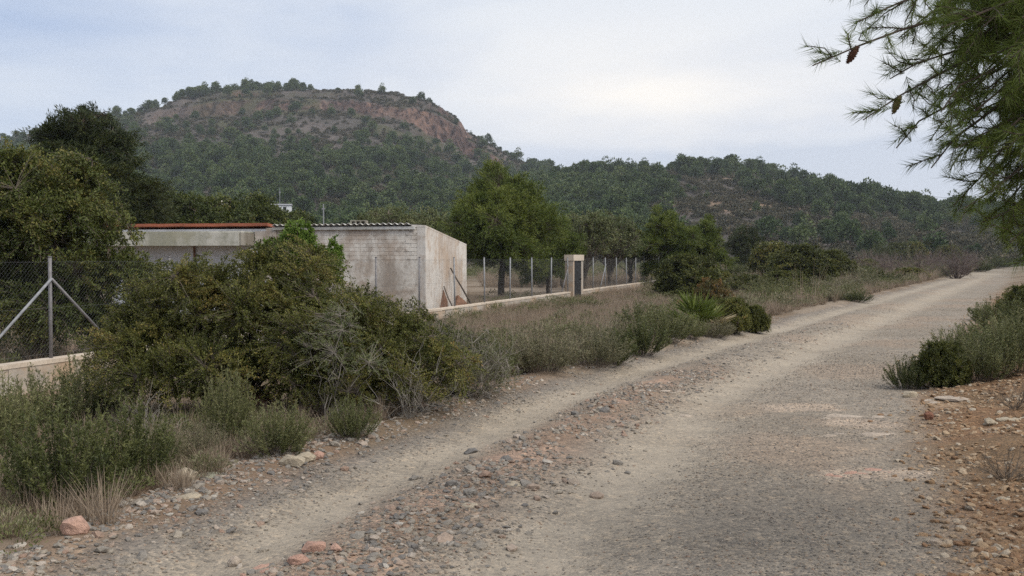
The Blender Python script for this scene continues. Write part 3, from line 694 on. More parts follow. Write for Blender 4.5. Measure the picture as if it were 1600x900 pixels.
# low scrub on the hills
def scrub_mesh(seed):
    rng = np.random.default_rng(seed); f = Geo()
    E, d, k_ = lobe_points(rng, [(0, 0, 0.35, 0.9, 0.9, 0.7), (0.5, 0.2, 0.3, 0.6, 0.6, 0.5), (-0.4, 0.4, 0.3, 0.6, 0.5, 0.6)], 110, 0.5, -0.1, 0.3)
    f.leaves(E, d + rng.normal(size=E.shape) * 0.6, 0.5, 0.28, rng, np.clip(0.45 + rng.normal(size=110) * 0.2, 0, 1))
    me = f.mesh('scrub'); me.materials.append(SCRUB); return me
cS = proto_collection('scrub_kinds', [('scrub_kind', scrub_mesh(400 + i)) for i in range(4)])
rng = np.random.default_rng(78)
n = 46000
sy = 175 + 600 * rng.random(n) ** 0.8; sx = (rng.random(n) * 1900 - 150 - 800) / F * sy; sz = hill_h(sx, sy)
sl = np.hypot(hill_h(sx + e, sy) - sz, hill_h(sx, sy + e) - sz) / e
ok = (rng.random(n) < (0.15 + 0.75 * sstep(0.35, 0.6, fbm(sx, sy, 35, 311)))) & (sz > 0.3) & (sl < 0.95)
k = ok.sum(); ss = 0.6 + 1.0 * rng.random(k)
scatter('hillside_scrub', np.stack([sx, sy, sz - 0.1], 1)[ok], np.stack([np.zeros(k), np.zeros(k), rng.random(k) * 6.28], 1), np.repeat(ss[:, None], 3, 1), rng.integers(0, 4, k), cS,
        'low grey brown scrub dotted over the hills', 'scrub')
#@@PART2
# ------------------------------------------------------------------ derelict building
def plaster(name, base, stain, moss, streak=1.0, bd=0.01):
    m, t, out = new_mat(name); v = N(t, 'ShaderNodeNewGeometry').outputs['Position']
    st = N(t, 'ShaderNodeMapping'); st.inputs['Scale'].default_value = (1.15, 1.15, 0.3); L(t, v, st.inputs['Vector'])
    c = ramp(t, noise(t, v, 2.2, 6, 0.65), [(0.3, tuple(x * 0.82 for x in base)), (0.7, base)])
    f = ramp(t, noise(t, st.outputs[0], 1.0, 5, 0.6), [(0.46, (0, 0, 0)), (0.60, (1, 1, 1))])
    c = mixc(t, math_node(t, 'MULTIPLY', f, 0.8 * streak), c, stain)
    f2 = ramp(t, noise(t, v, 0.9, 6, 0.7), [(0.49, (0, 0, 0)), (0.60, (1, 1, 1))])
    c = mixc(t, math_node(t, 'MULTIPLY', f2, 0.75 * streak), c, moss)
    f3 = ramp(t, noise(t, v, 3.4, 8, 0.75), [(0.52, (0, 0, 0)), (0.62, (1, 1, 1))])
    c = mixc(t, math_node(t, 'MULTIPLY', f3, 0.6 * streak), c, stain)
    c = mixc(t, 0.6, c, mixc(t, 1.0, c, ramp(t, noise(t, v, 18, 4, 0.7), [(0.3, (0.75, 0.75, 0.75)), (0.7, (1.15, 1.15, 1.15))]), 'MULTIPLY'))
    p = N(t, 'ShaderNodeBsdfPrincipled'); L(t, c, p.inputs['Base Color']); p.inputs['Roughness'].default_value = 0.92; p.inputs['Specular IOR Level'].default_value = 0.2
    L(t, bumpn(t, noise(t, v, 9, 6, 0.7), 0.6, bd), p.inputs['Normal']); L(t, p.outputs[0], out.inputs['Surface'])
    return m
M_FRONT = plaster('stained_render', (0.72, 0.67, 0.60), (0.27, 0.215, 0.17), (0.38, 0.29, 0.22))
M_SIDE = plaster('pale_render', (0.64, 0.60, 0.55), (0.33, 0.25, 0.19), (0.42, 0.31, 0.22), 0.8)
M_WHITE = plaster('whitewash', (0.76, 0.77, 0.79), (0.50, 0.48, 0.47), (0.48, 0.45, 0.42), 0.45)
M_FASCIA = plaster('mossy_concrete', (0.56, 0.54, 0.47), (0.24, 0.235, 0.17), (0.35, 0.33, 0.24), 0.9)
M_STONE_END = plaster('bare_concrete', (0.30, 0.28, 0.24), (0.17, 0.15, 0.12), (0.22, 0.21, 0.15))
M_FIBRO = plaster('fibre_cement', (0.60, 0.59, 0.56), (0.27, 0.26, 0.23), (0.36, 0.34, 0.28), 0.7)
M_RED = plaster('red_roof_sheet', (0.36, 0.12, 0.07), (0.22, 0.08, 0.05), (0.30, 0.11, 0.07), 0.7)
M_BLOCK = plaster('limewashed_block', (0.74, 0.69, 0.62), (0.27, 0.215, 0.17), (0.40, 0.31, 0.24), 0.9, 0.006)
M_RUST = rough_mat('rusty_brown', (0.13, 0.07, 0.045), (0.24, 0.13, 0.08), 9)
M_CONC = plaster('wall_concrete', (0.44, 0.40, 0.35), (0.27, 0.22, 0.17), (0.42, 0.27, 0.15), 0.7)
M_CAP = plaster('wall_cap', (0.60, 0.52, 0.43), (0.40, 0.33, 0.26), (0.46, 0.37, 0.28), 0.6)
M_BLACK = rough_mat('black_painted_door', (0.012, 0.012, 0.013), (0.03, 0.03, 0.03), 8, 0.6, 0, 0)
M_WOOD = rough_mat('grey_wood', (0.05, 0.04, 0.032), (0.12, 0.095, 0.075), 8, 0.9, 0.5, 0.01)
TH = rad(10.5)
BZ = -0.27
bld = empty('derelict_building', (-2.51, 28.0, BZ), -TH)
tag(bld, 'low derelict farm building with stained block walls and a red and grey roof', 'building')
def part(name, fn, mat, parent, smooth=False):
    g = Geo(); fn(g); return obj(name, g.mesh(name, smooth), mat, parent)
TOPF, TOPB, DEP, LEN = 2.84, 2.36, 5.2, 10.2
rngb = np.random.default_rng(5)
def zt(y): return TOPF + (TOPB - TOPF) * y / DEP
# front wall: block courses near the top, render below
front = part('front_wall', lambda g: (g.box((-4.95, 0, -0.3), (-0.25, 0.2, TOPF - 0.02)), g.box((-4.95, -0.012, -0.3), (-3.72, 0.0, TOPF - 0.06)), g.box((-3.72, -0.014, -0.3), (-0.25, 0.0, 1.86))), M_FRONT, bld)
bh, bw = 0.118, 0.345
blk = []
for i in range(4):
    g = Geo(); g.box((0, -0.006, 0), (bw - 0.011, 0.0, bh - 0.011), 0.0012, rngb); blk.append(g.mesh('block')); blk[-1].materials.append(M_BLOCK)
gh = Geo(); gh.box((0, -0.018, 0), (bw / 2 - 0.011, 0.0, bh - 0.011), 0.0012, rngb); half = gh.mesh('block'); half.materials.append(M_BLOCK)
row = 0; z = 1.875
while z + bh < TOPF - 0.08:
    x = -3.70
    if row % 2:
        o = obj('block', half, None, front); o.location = (x, 0, z); x += bw / 2
    while x + bw < -0.26:
        o = obj('block', blk[int(rngb.integers(0, 4))], None, front); o.location = (x + rngb.normal() * 0.003, rngb.normal() * 0.0008, z); x += bw
    if x < -0.27:
        o = obj('block', half, None, front); o.location = (x, 0, z); o.scale.x = (-0.262 - x) / (bw / 2 - 0.011)
    z += bh; row += 1
# corner pier and gable wall
def side(g):
    V = [(-0.25, 0, -0.3), (0, 0, -0.3), (0, DEP, -0.3), (-0.25, DEP, -0.3), (-0.25, 0, TOPF), (0, 0, TOPF), (0, DEP, TOPB), (-0.25, DEP, TOPB)]
    V = [(x, y - 0.016 if y == 0 else y, z) for x, y, z in V]
    g.add(V, F4=[[0, 3, 2, 1], [4, 5, 6, 7], [0, 1, 5, 4], [1, 2, 6, 5], [2, 3, 7, 6], [3, 0, 4, 7]])
sidew = part('side_wall', side, M_SIDE, bld)
part('broken_render_patch', lambda g: g.add([(0.012, 1.2, -0.2), (0.012, 2.6, -0.2), (0.03, 2.45, 0.55), (0.012, 2.0, 0.95), (0.02, 1.75, 0.5), (0.012, 1.45, 0.35)], F3=[[0, 1, 2], [0, 2, 3], [0, 3, 4], [0, 4, 5]]), M_RUST, sidew)
part('back_wall', lambda g: g.box((-LEN, DEP - 0.2, -0.3), (-0.25, DEP - 0.003, TOPB - 0.02)), M_SIDE, bld)
part('end_wall', lambda g: g.box((-LEN, 0.002, -0.3), (-LEN + 0.2, DEP - 0.2, TOPB - 0.03)), M_SIDE, bld)
# recessed white wall under the porch slab
wh = part('porch_wall', lambda g: g.box((-LEN + 0.2, 0.0, -0.3), (-4.952, 0.2, TOPF - 0.05)), M_WHITE, bld)
part('drain_pipe', lambda g: g.tube([(-7.25, -0.05, -0.2), (-7.25, -0.05, 2.27)], 0.035, 8), M_RUST, wh)
slab = part('porch_slab', lambda g: g.box((-LEN - 0.15, -0.95, 2.28), (-5.35, -0.003, 2.66)), M_FASCIA, bld)
part('slab_end', lambda g: g.box((-5.348, -0.93, 2.29), (-5.30, -0.003, 2.655)), M_STONE_END, slab)
part('slab_top', lambda g: g.box((-LEN - 0.1, -0.9, 2.663), (-5.32, 0.1, 2.70)), M_FASCIA, slab)
part('lintel', lambda g: g.box((-5.28, -0.06, 2.25), (-4.6, -0.016, 2.72)), M_FRONT, bld)
# roofs
roof = empty('roof', (0, 0, 0)); roof.parent = bld
def corr_sheet(x0, x1):
    g = Geo(); per = 0.177; n = int((x1 - x0) / per * 8) + 1
    xs = np.linspace(x0, x1, n); w = 0.028 * np.cos((xs + 20) / per * 2 * math.pi)
    V = []
    for y in (-0.16, 1.4, 3.0, DEP + 0.12):
        for dz in (0.012, 0.0):
            V.append(np.stack([xs, np.full(n, y), zt(y) + 0.04 + w + dz], 1))
    V = np.concatenate(V); f = []
    for j in range(n - 1):
        for r_ in range(3):
            a0 = (2 * r_) * n + j; a1 = (2 * r_ + 2) * n + j
            f.append([a0, a0 + 1, a1 + 1, a1]); b0 = a0 + n; b1 = a1 + n; f.append([b0, b1, b1 + 1, b0 + 1])
        f.append([j, n + j, n + j + 1, j + 1])
    g.add(V, F4=f); return g.mesh('roof_sheet', True)
xs_ = [-4.7, -3.64, -2.58, -1.52, -0.42]
for i in range(4):
    o = obj('corrugated_sheet', corr_sheet(xs_[i], xs_[i + 1]), M_FIBRO, roof); o.location.z = 0.004 * i
part('fascia_board', lambda g: g.box((-4.7, -0.10, TOPF - 0.09), (-0.3, -0.02, TOPF - 0.005)), M_FIBRO, roof)
part('parapet', lambda g: g.add([(-0.42, -0.02, TOPF - 0.02), (0.004, -0.02, TOPF - 0.02), (0.004, DEP, TOPB - 0.02), (-0.42, DEP, TOPB - 0.02), (-0.42, -0.02, TOPF + 0.05), (0.004, -0.02, TOPF + 0.03), (0.004, DEP, TOPB + 0.03), (-0.42, DEP, TOPB + 0.05)],
     F4=[[0, 3, 2, 1], [4, 5, 6, 7], [0, 1, 5, 4], [1, 2, 6, 5], [2, 3, 7, 6], [3, 0, 4, 7]]), M_SIDE, roof)
for i in range(6):
    x0 = -LEN - 0.1 + i * 0.905
    def red(g, x0=x0):
        y0, y1 = -0.12, DEP + 0.1; z0, z1 = zt(y0) + 0.02, zt(y1) + 0.02
        j = rngb.random() * 0.012
        g.add([(x0, y0, z0), (x0 + 0.93, y0, z0 + j), (x0 + 0.93, y1, z1), (x0, y1, z1), (x0, y0, z0 + 0.085), (x0 + 0.93, y0, z0 + 0.085 + j), (x0 + 0.93, y1, z1 + 0.08), (x0, y1, z1 + 0.08)],
              F4=[[0, 3, 2, 1], [4, 5, 6, 7], [0, 1, 5, 4], [1, 2, 6, 5], [2, 3, 7, 6], [3, 0, 4, 7]])
    o = part('red_roof_sheet', red, M_RED, roof); o.location.z = 0.003 * (i % 2)
# things lying on the roof
hb = empty('hollow_block', bld.matrix_basis @ Vector((-2.25, 0.55, zt(0.55) + 0.075)), -TH); hb.rotation_euler.x = -0.09
tag(hb, 'hollow grey building block lying on the corrugated roof', 'block')
def hollow(g):
    for k in range(4): g.box((-0.25 + k * 0.153, 0, 0), (-0.25 + k * 0.153 + 0.04, 0.2, 0.16))
    g.box((-0.25, 0.002, 0.16), (0.249, 0.198, 0.19)); g.box((-0.25, 0.002, -0.02), (0.249, 0.198, 0.0)); g.box((-0.2, 0.15, 0.0), (0.2, 0.19, 0.16))
part('block_shell', hollow, M_STONE_END, hb)
ps = obj('roof_plank', None or (lambda g: (g.box((-0.7, -0.06, 0), (0.7, 0.06, 0.07)), g.mesh('roof_plank'))[1])(Geo()), M_FIBRO)
ps.location = bld.matrix_basis @ Vector((-1.35, 0.7, zt(0.7) + 0.085)); ps.rotation_euler = (-0.09, 0.01, -TH + 0.05)
tag(ps, 'pale plank lying beside the hollow block on the roof', 'plank')
# sticks and slab against the gable wall
def leaning(name, y, z, lean, ln, r, mat, label, cat, tilt=0.0):
    base = bld.matrix_basis @ Vector((lean, y, z)); top = bld.matrix_basis @ Vector((0.05, y + tilt, z + ln))
    g = Geo(); b = np.array(base); d = np.array(top) - b
    s = np.linspace(0, 1, 6)[:, None]; g.tube(d * s + np.random.default_rng(int(y * 100)).normal(size=(6, 3)) * 0.012, np.linspace(r, r * 0.7, 6), 7)
    o = obj(name, g.mesh(name), mat); o.location = base; return tag(o, label, cat)
leaning('dark_pole', 3.6, 0.05, 0.75, 1.55, 0.032, M_WOOD, 'dark pole leaning against the end wall of the building near its back corner', 'pole', -0.9)
leaning('short_stick', 1.7, 0.05, 0.5, 1.0, 0.026, M_WOOD, 'short dark stick leaning against the end wall near its broken render', 'stick', 0.25)
g = Geo(); g.add([(0, 0, 0), (0.75, 0, 0), (0.62, 0.02, 0.55), (0.3, 0.03, 0.78), (0.05, 0.02, 0.45), (0, 0.1, 0), (0.75, 0.1, 0), (0.62, 0.12, 0.55), (0.3, 0.13, 0.78), (0.05, 0.12, 0.45)],
    F4=[[0, 1, 6, 5], [1, 2, 7, 6], [2, 3, 8, 7], [3, 4, 9, 8], [4, 0, 5, 9]], F3=[[0, 2, 1], [0, 3, 2], [0, 4, 3], [5, 6, 7], [5, 7, 8], [5, 8, 9]])
sl_ = obj('broken_slab', g.mesh('broken_slab'), M_RUST); sl_.location = bld.matrix_basis @ Vector((0.45, 2.1, 0.0)); sl_.rotation_euler = (-0.25, 0, rad(55)); tag(sl_, 'broken brown slab propped at the foot of the end wall', 'slab')

# ------------------------------------------------------------------ low wall, fence and gate
def fpt(y, off=0.0, z=0.0):
    """point on the fence line; off > 0 towards the road"""
    return Vector((FA * y + FB + off / FN, y - off * FA / FN, z))
WT = 0.2
FANG = math.atan2(1.0, FA)
GY0, GY1 = 41.5, 43.2
def low_wall(ya, yb, label):
    a, b = fpt(ya), fpt(yb); ln = (b - a).length
    r = empty('low_wall', (a.x, a.y, 0), FANG); tag(r, label, 'wall')
    rg = np.random.default_rng(int(ya)); x = 0.0
    while x < ln - 0.1:
        w = min(2.2, ln - x)
        part('wall_section', lambda g: g.box((x + 0.004, -0.1, -0.6), (x + w - 0.004, 0.1, WT - 0.06), 0.008, rg), M_CONC, r)
        part('cap_section', lambda g: g.box((x + 0.003, -0.115, WT - 0.058), (x + w - 0.003, 0.115, WT), 0.01, rg), M_CAP, r)
        x += w
    return r
low_wall(8.9, GY0, 'long low concrete wall with a pale cap under the wire fence')
low_wall(GY1, 66.0, 'low concrete wall running on beyond the doorway frame')
pg = Geo(); pg.tube([(0, 0, -0.2), (0, 0, 1.46)], 0.026, 8); pg.tube([(0, 0, 1.46), (0, 0, 1.475)], 0.03, 8); POST = pg.mesh('post', True); POST.materials.append(GALV); POSTD = POST.copy(); POSTD.materials.clear(); POSTD.materials.append(GALVDARK)
def panel_mesh(ln, h=1.38, step=0.065):
    g = Geo(); P = []
    k = np.arange(-h, ln, step)
    for s in k:
        a0, a1 = max(0, s), min(ln, s + h)
        if a1 - a0 < 0.02: continue
        P.append([(a0, 0, a0 - s), (a1, 0, a1 - s)]); P.append([(a0, 0.003, h - (a0 - s)), (a1, 0.003, h - (a1 - s))])
    g.tubes(np.array(P, float), 0.00065, 0.00065)
    W_ = [[(0, 0.006, z), (ln, 0.006, z)] for z in (0.04, 0.7, 1.36)]
    g.tubes(np.array(W_, float), 0.0017, 0.0017)
    return g.mesh('mesh_panel')
def fence(y0, n, step, label):
    a = fpt(y0); r = empty('wire_fence', (a.x, a.y, WT), FANG); tag(r, label, 'fence')
    d = step * FN; pm = panel_mesh(d); pm.materials.append(WIRE); rg = np.random.default_rng(int(y0 * 10))
    for i in range(n + 1):
        o = obj('post', POSTD if (i < 2 or i in (2, 5, 6)) and n > 10 else POST, None, r); o.location = (i * d, 0, 0); o.rotation_euler = (rg.normal() * 0.008, rg.normal() * 0.012, 0)
        if i < n:
            o = obj('mesh_panel', pm, None, r); o.location = (i * d, 0, 0.03)
    return r, d
fr, fd = fence(11.4, 12, 2.5, 'galvanised chain-link fence on the low wall in front of the building')
fr2, fd2 = fence(GY1 + 0.1, 9, 2.5, 'chain-link fence continuing beyond the doorway frame')
def brace(parent, x, dx, mat=GALV):
    g = Geo(); g.tube([(0, 0, 0), (dx, 0, -1.12)], 0.02, 8); o = obj('brace', g.mesh('brace', True), mat, parent); o.location = (x, -0.03, 1.15)
brace(fr, fd, -1.35); brace(fr, fd, 1.3, GALVDARK); brace(fr, 12 * fd, -1.1, GALVDARK); brace(fr2, 2 * fd2, -1.2)
# concrete doorway
ga_ = fpt(GY0); gt = empty('doorway_frame', (ga_.x, ga_.y, -0.25), FANG); tag(gt, 'narrow pale concrete doorway standing in the fence line with a black door', 'gate')
GL = (GY1 - GY0) * FN
part('jamb', lambda g: g.box((0, -0.2, -0.2), (0.22, 0.16, 1.78)), M_CONC, gt)
part('jamb', lambda g: g.box((GL - 0.36, -0.2, -0.2), (GL, 0.16, 1.78)), M_CONC, gt)
part('lintel', lambda g: g.box((-0.03, -0.23, 1.782), (GL + 0.03, 0.19, 2.04)), M_CAP, gt)
dr = part('door', lambda g: g.box((0.225, -0.19, 0.03), (GL - 0.365, -0.15, 1.775)), M_BLACK, gt)
part('door_handle', lambda g: (g.box((GL - 0.5, -0.23, 0.95), (GL - 0.46, -0.192, 1.0)), g.box((GL - 0.6, -0.245, 0.965), (GL - 0.46, -0.231, 0.985))), M_BLACK, dr)
part('step', lambda g: g.box((0.2, -0.5, -0.2), (GL - 0.2, -0.202, 0.03)), M_CONC, gt)

# ------------------------------------------------------------------ trees
def pine(name, seed, H, R, low, leafmat, loc, n=1500, per=26, needle=0.17, wd=0.02, rz=0, tn=0.5, crowns=9):
    rng = np.random.default_rng(seed); lobes = []
    for i in range(crowns):
        f = i / (crowns - 1); z = low + (H - low) * (0.12 + 0.78 * f); rr = R * (1.0 - 0.62 * max(0, (f - 0.3) / 0.7)) * (0.65 + 0.35 * min(1, f * 3))
        a = i * 2.4 + rng.random(); q = rr * 0.52
        s = rr * (0.5 + 0.2 * rng.random())
        lobes.append((math.cos(a) * q, math.sin(a) * q, z, s, s, s * 0.72))
    lobes.append((0, 0, H * 0.6, R * 0.6, R * 0.6, (H - low) * 0.33))
    return plant(name, seed, lobes, n, per, needle, wd, leafmat, BARK, 34, 0.045, 0.008, trunk=[(0, 0, -0.2), (0.1, 0.05, H * 0.86)], trunk_r=H * 0.021, shell=0.35,
                 needle=False, up=0.25, spread=0.75, zmin=-0.5, lump=0.5, names=('trunk', 'crown'), loc=loc, rz=rz, along=0.55, tn=tn)
def gpos(px, Y): x = (px - 800) / F * Y; return (x, Y, lh(x, Y) - 0.03)
tag(pine('pine_tree', 11, 6.1, 3.0, 0.8, PINE, gpos(783, 42), 3600, 34, 0.19, 0.03, tn=0.52, crowns=13), 'bright green pine with several tops behind the fence beside the building', 'pine tree')
tag(pine('pine_tree', 12, 7.8, 3.1, 0.8, DARKPINE, gpos(132, 36), 5200, 34, 0.17, 0.035, rz=1.0, crowns=14), 'tall dark pine behind the building at its porch end', 'pine tree')
tag(pine('pine_tree', 13, 5.3, 2.1, 0.5, PINE, gpos(1040, 58), 1900, 26, 0.18, 0.035, rz=2.0), 'green pine beyond the doorway, taller of the pair beside the almond trees', 'pine tree')
tag(pine('pine_tree', 14, 4.7, 1.8, 0.3, PINE, gpos(1100, 60), 1600, 26, 0.18, 0.035, rz=0.4, tn=0.65), 'yellow green young pine at the end of the row beyond the doorway', 'pine tree')
tag(pine('pine_tree', 15, 5.2, 2.6, 0.6, DARKPINE, gpos(1165, 92), 700, 24, 0.22, 0.05, rz=1.4), 'dark round pine in the field behind the pale gatepost', 'pine tree')
tag(pine('pine_tree', 16, 4.0, 2.2, 0.4, PINE, gpos(858, 46), 1700, 30, 0.18, 0.03, rz=2.2, tn=0.42), 'low green pine merging with the bright pine behind the fence', 'pine tree')
# carob at the edge of the picture
tag(plant('carob_tree', 21, [(-0.6, 0, 2.6, 1.9, 1.6, 0.95), (0.5, -0.3, 2.2, 1.5, 1.3, 0.9), (1.2, 0.2, 1.35, 1.0, 1.0, 0.75), (-1.3, 0.2, 1.6, 1.6, 1.3, 1.0), (0.2, -0.3, 1.1, 1.5, 1.2, 0.7), (0.2, 0.2, 3.2, 1.2, 1.1, 0.6), (1.9, -0.2, 1.5, 0.65, 0.6, 0.5), (0.7, -0.4, 0.6, 1.0, 0.9, 0.6), (-0.6, -0.6, 0.7, 1.2, 0.9, 0.6), (-0.2, 0, 3.5, 1.0, 1.0, 0.5), (1.5, 0, 0.7, 0.8, 0.8, 0.6)],
      5600, 26, 0.062, 0.034, CAROB, TWIG, 46, 0.035, 0.006, trunk=[(0, 0, -0.2), (0.1, 0.1, 1.5)], trunk_r=0.2, shell=0.3, zmin=-0.6, lump=0.35, names=('trunk', 'crown'), loc=gpos(58, 17.2), along=0.3),
    'bushy yellow green carob tree behind the fence post with two braces', 'tree')
# carobs and olives behind the roof, one kind built and copied
ca = plant('carob_tree', 22, [(0, 0, 2.3, 1.8, 1.6, 1.3), (0.9, 0.3, 3.0, 1.1, 1.0, 0.9), (-0.9, -0.2, 2.7, 1.2, 1.2, 1.0), (0.2, 0, 3.7, 0.9, 0.9, 0.6)], 1100, 22, 0.13, 0.07, CAROB, TWIG, 26, 0.03, 0.008, trunk=[(0, 0, -0.2), (0, 0, 1.6)], trunk_r=0.15, shell=0.4, zmin=-0.5, lump=0.4, names=('trunk', 'crown'))
ol = plant('almond_tree', 23, [(0, 0, 2.4, 1.7, 1.6, 1.2), (0.8, 0.4, 3.0, 1.1, 1.1, 0.9), (-0.8, -0.3, 2.9, 1.1, 1.1, 0.9)], 750, 15, 0.11, 0.05, OLIVE, TWIG, 34, 0.035, 0.010, trunk=[(0, 0, -0.2), (0.1, 0, 1.2)], trunk_r=0.14, shell=0.35, zmin=-0.5, lump=0.4, names=('trunk', 'crown'))
first = {}
def place(proto, px, Y, s, rz, label, cat, group=None, zs=1.0):
    if proto.name not in first: first[proto.name] = 1; o = proto
    else: o = copy_tree(proto)
    o.location = gpos(px, Y); o.rotation_euler = (0, 0, rz); o.scale = (s, s, s * zs)
    if 'group' in o: del o['group']
    return tag(o, label, cat, group)
place(ca, 262, 47, 1.22, 0.3, 'yellow green carob over the red roof, next to the tall dark pine', 'tree')
place(ca, 345, 50, 1.22, 2.1, 'yellow green carob over the red roof below the small cream house', 'tree')
place(ca, 412, 52, 1.27, 4.0, 'yellow green carob over the join of red and grey roofs', 'tree')
place(ca, 300, 56, 1.3, 5.3, 'carob crown showing between two others over the red roof', 'tree')
place(ca, 462, 58, 1.12, 1.2, 'small carob crown over the corrugated roof under the white poles', 'tree')
place(ol, 600, 54, 1.22, 0.8, 'grey green almond tree over the corrugated roof', 'tree')
place(ol, 650, 50, 1.18, 2.9, 'loose grey green almond tree over the roof corner', 'tree')
place(ol, 690, 60, 1.05, 4.2, 'grey green almond tree half hidden by the bright pine', 'tree')
place(ol, 912, 51, 1.12, 5.0, 'twiggy grey green almond tree just behind the doorway frame', 'tree')
place(ol, 955, 55, 1.12, 1.7, 'twiggy almond tree between the doorway frame and the young pines', 'tree')
place(ca, 985, 60, 0.95, 3.3, 'green carob between the almond trees and the young pines', 'tree')
place(ol, 880, 60, 1.0, 3.6, 'almond tree seen between the bright pine and the doorway frame', 'tree')

# ------------------------------------------------------------------ bushes by the road
tag(plant('mastic_bush', 31, [(-0.15, 0, 1.0, 1.2, 1.0, 0.85), (-0.8, -0.2, 0.6, 0.8, 0.8, 0.65), (0.7, -0.2, 0.85, 0.85, 0.85, 0.8), (0.5, 0.2, 1.5, 0.75, 0.7, 0.5), (-0.45, 0.1, 1.1, 0.8, 0.7, 0.5), (0.0, -0.7, 0.5, 1.2, 0.6, 0.5)],
      6600, 34, 0.027, 0.0145, LENTISK, TWIG, 80, 0.013, 0.0032, shell=0.42, zmin=-0.6, lump=0.35, loc=gpos(362, 10.7), along=0.25),
    'big dark green mastic bush in front of the porch wall', 'bush')
tag(plant('mastic_bush', 32, [(0, 0, 0.65, 0.85, 0.8, 0.6), (0.5, -0.2, 0.45, 0.75, 0.7, 0.45), (-0.4, -0.3, 0.65, 0.7, 0.6, 0.62), (-0.25, 0.2, 0.98, 0.55, 0.55, 0.42), (0.1, -0.5, 0.35, 0.9, 0.5, 0.35)],
      4200, 30, 0.025, 0.013, LENTISK, TWIG, 60, 0.011, 0.003, shell=0.4, zmin=-0.6, lump=0.35, loc=gpos(585, 10.3), along=0.3, bare=0.12, tn=0.45),
    'dark twiggy bush at the road edge beside the big mastic bush', 'bush')
tag(plant('thorn_bush', 33, [(0, 0, 0.7, 0.4, 0.35, 0.5), (0.1, 0, 1.0, 0.3, 0.3, 0.3), (0.3, -0.1, 0.6, 0.4, 0.4, 0.3)],
      520, 14, 0.022, 0.010, OLIVE, DEADTWIG, 12, 0.006, 0.002, shell=0.3, zmin=-0.3, lump=0.3, loc=gpos(515, 9.5), along=0.4, bare=0.3),
    'pale lichen-grey thorn bush in front of the two dark bushes', 'bush')
tag(plant('grey_bush', 34, [(0, 0, 0.45, 0.66, 0.55, 0.42), (0.3, -0.15, 0.3, 0.5, 0.45, 0.3), (-0.35, 0, 0.6, 0.55, 0.5, 0.4), (0, -0.3, 0.2, 0.7, 0.35, 0.22)],
      2300, 18, 0.022, 0.009, ROSEMARY, DEADTWIG, 50, 0.007, 0.0026, shell=0.3, zmin=-0.6, lump=0.3, loc=gpos(712, 11.3), along=0.45, bare=0.35),
    'low half-dead grey bush at the road bend end of the bushes', 'bush')
tag(plant('green_sapling', 35, [(0, 0, 1.86, 0.26, 0.22, 0.40), (-0.32, 0.05, 1.74, 0.22, 0.2, 0.32), (0.4, 0, 1.66, 0.18, 0.18, 0.36)],
      620, 26, 0.038, 0.019, SPROUT, TWIG, 22, 0.008, 0.003, shell=0.2, zmin=-0.6, lump=0.3, loc=gpos(466, 11.5), along=0.3),
    'fresh bright green shoots rising behind the big mastic bush', 'sapling')
# dead pale branches lacing the bushes
ds = dead_shrub(41, 0.9, 0.6, 40, None, 'dead_shrub', 7, 0.004); ds.location = gpos(735, 10.9); tag(ds, 'leafless grey shrub tangled in the low grey bush', 'dead shrub')
d2 = dead_shrub(42, 0.75, 0.5, 26, None, 'dead_shrub', 7, 0.0035); d2.location = gpos(640, 9.6); tag(d2, 'leafless pale shrub at the foot of the dark twiggy bush', 'dead shrub')
d3 = dead_shrub(43, 0.55, 0.3, 22, None, 'dead_shrub', 6, 0.003); d3.location = gpos(228, 8.7); tag(d3, 'silvery dead shrub beside the big mastic bush by the wall', 'dead shrub')
d5 = dead_shrub(45, 0.28, 0.4, 40, TWIG, 'dead_shrub', 6, 0.0025); d5.location = at(1578, 752); tag(d5, 'low dark dead shrub on the rubble bank', 'dead shrub')
d6 = dead_shrub(46, 0.3, 0.35, 30, TWIG, 'dead_shrub', 6, 0.0025); d6.location = at(1590, 640); tag(d6, 'dark dead shrub behind the tan rock ledge at the picture edge', 'dead shrub')
d4 = dead_shrub(44, 0.6, 0.35, 16, None, 'dead_shrub', 6, 0.003); d4.location = gpos(1535, 12.8); tag(d4, 'thin dead stalks standing among the green shrubs on the bank', 'dead shrub')

def mid_bush(name, seed, n, per, lw, mat, tn):
    return plant(name, seed, [(0, 0, 0.42, 0.55, 0.5, 0.46), (0.25, -0.1, 0.3, 0.42, 0.42, 0.34), (-0.25, 0.05, 0.34, 0.42, 0.42, 0.36), (0.05, -0.3, 0.24, 0.45, 0.3, 0.26)], n, per, 0.05, lw, mat, TWIG, 30, 0.012, 0.004, shell=0.45, zmin=-0.75, lump=0.35, tn=tn)
HP = {'rosemary': [herb(50, 1, 0.6, 150, 60, 0.05, 0.012, ROSEMARY), herb(51, 1, 0.65, 170, 55, 0.05, 0.012, ROSEMARY)],
      'grey': [herb(52, 1, 0.6, 190, 44, 0.045, 0.010, GREYHERB, 'grey_shrub'), herb(53, 1, 0.7, 170, 44, 0.045, 0.010, GREYHERB, 'grey_shrub')],
      'green': [herb(54, 1, 0.6, 170, 62, 0.045, 0.014, GREENHERB, 'green_shrub'), herb(55, 1, 0.65, 150, 66, 0.045, 0.014, GREENHERB, 'green_shrub')]}
DK = mid_bush('dark_bush', 56, 1000, 28, 0.024, LENTISK, 0.35)
RU = mid_bush('rust_bush', 57, 520, 22, 0.026, RUSTLEAF, 0.36)
kc = {}; used = set(); hrng = random.Random(3)
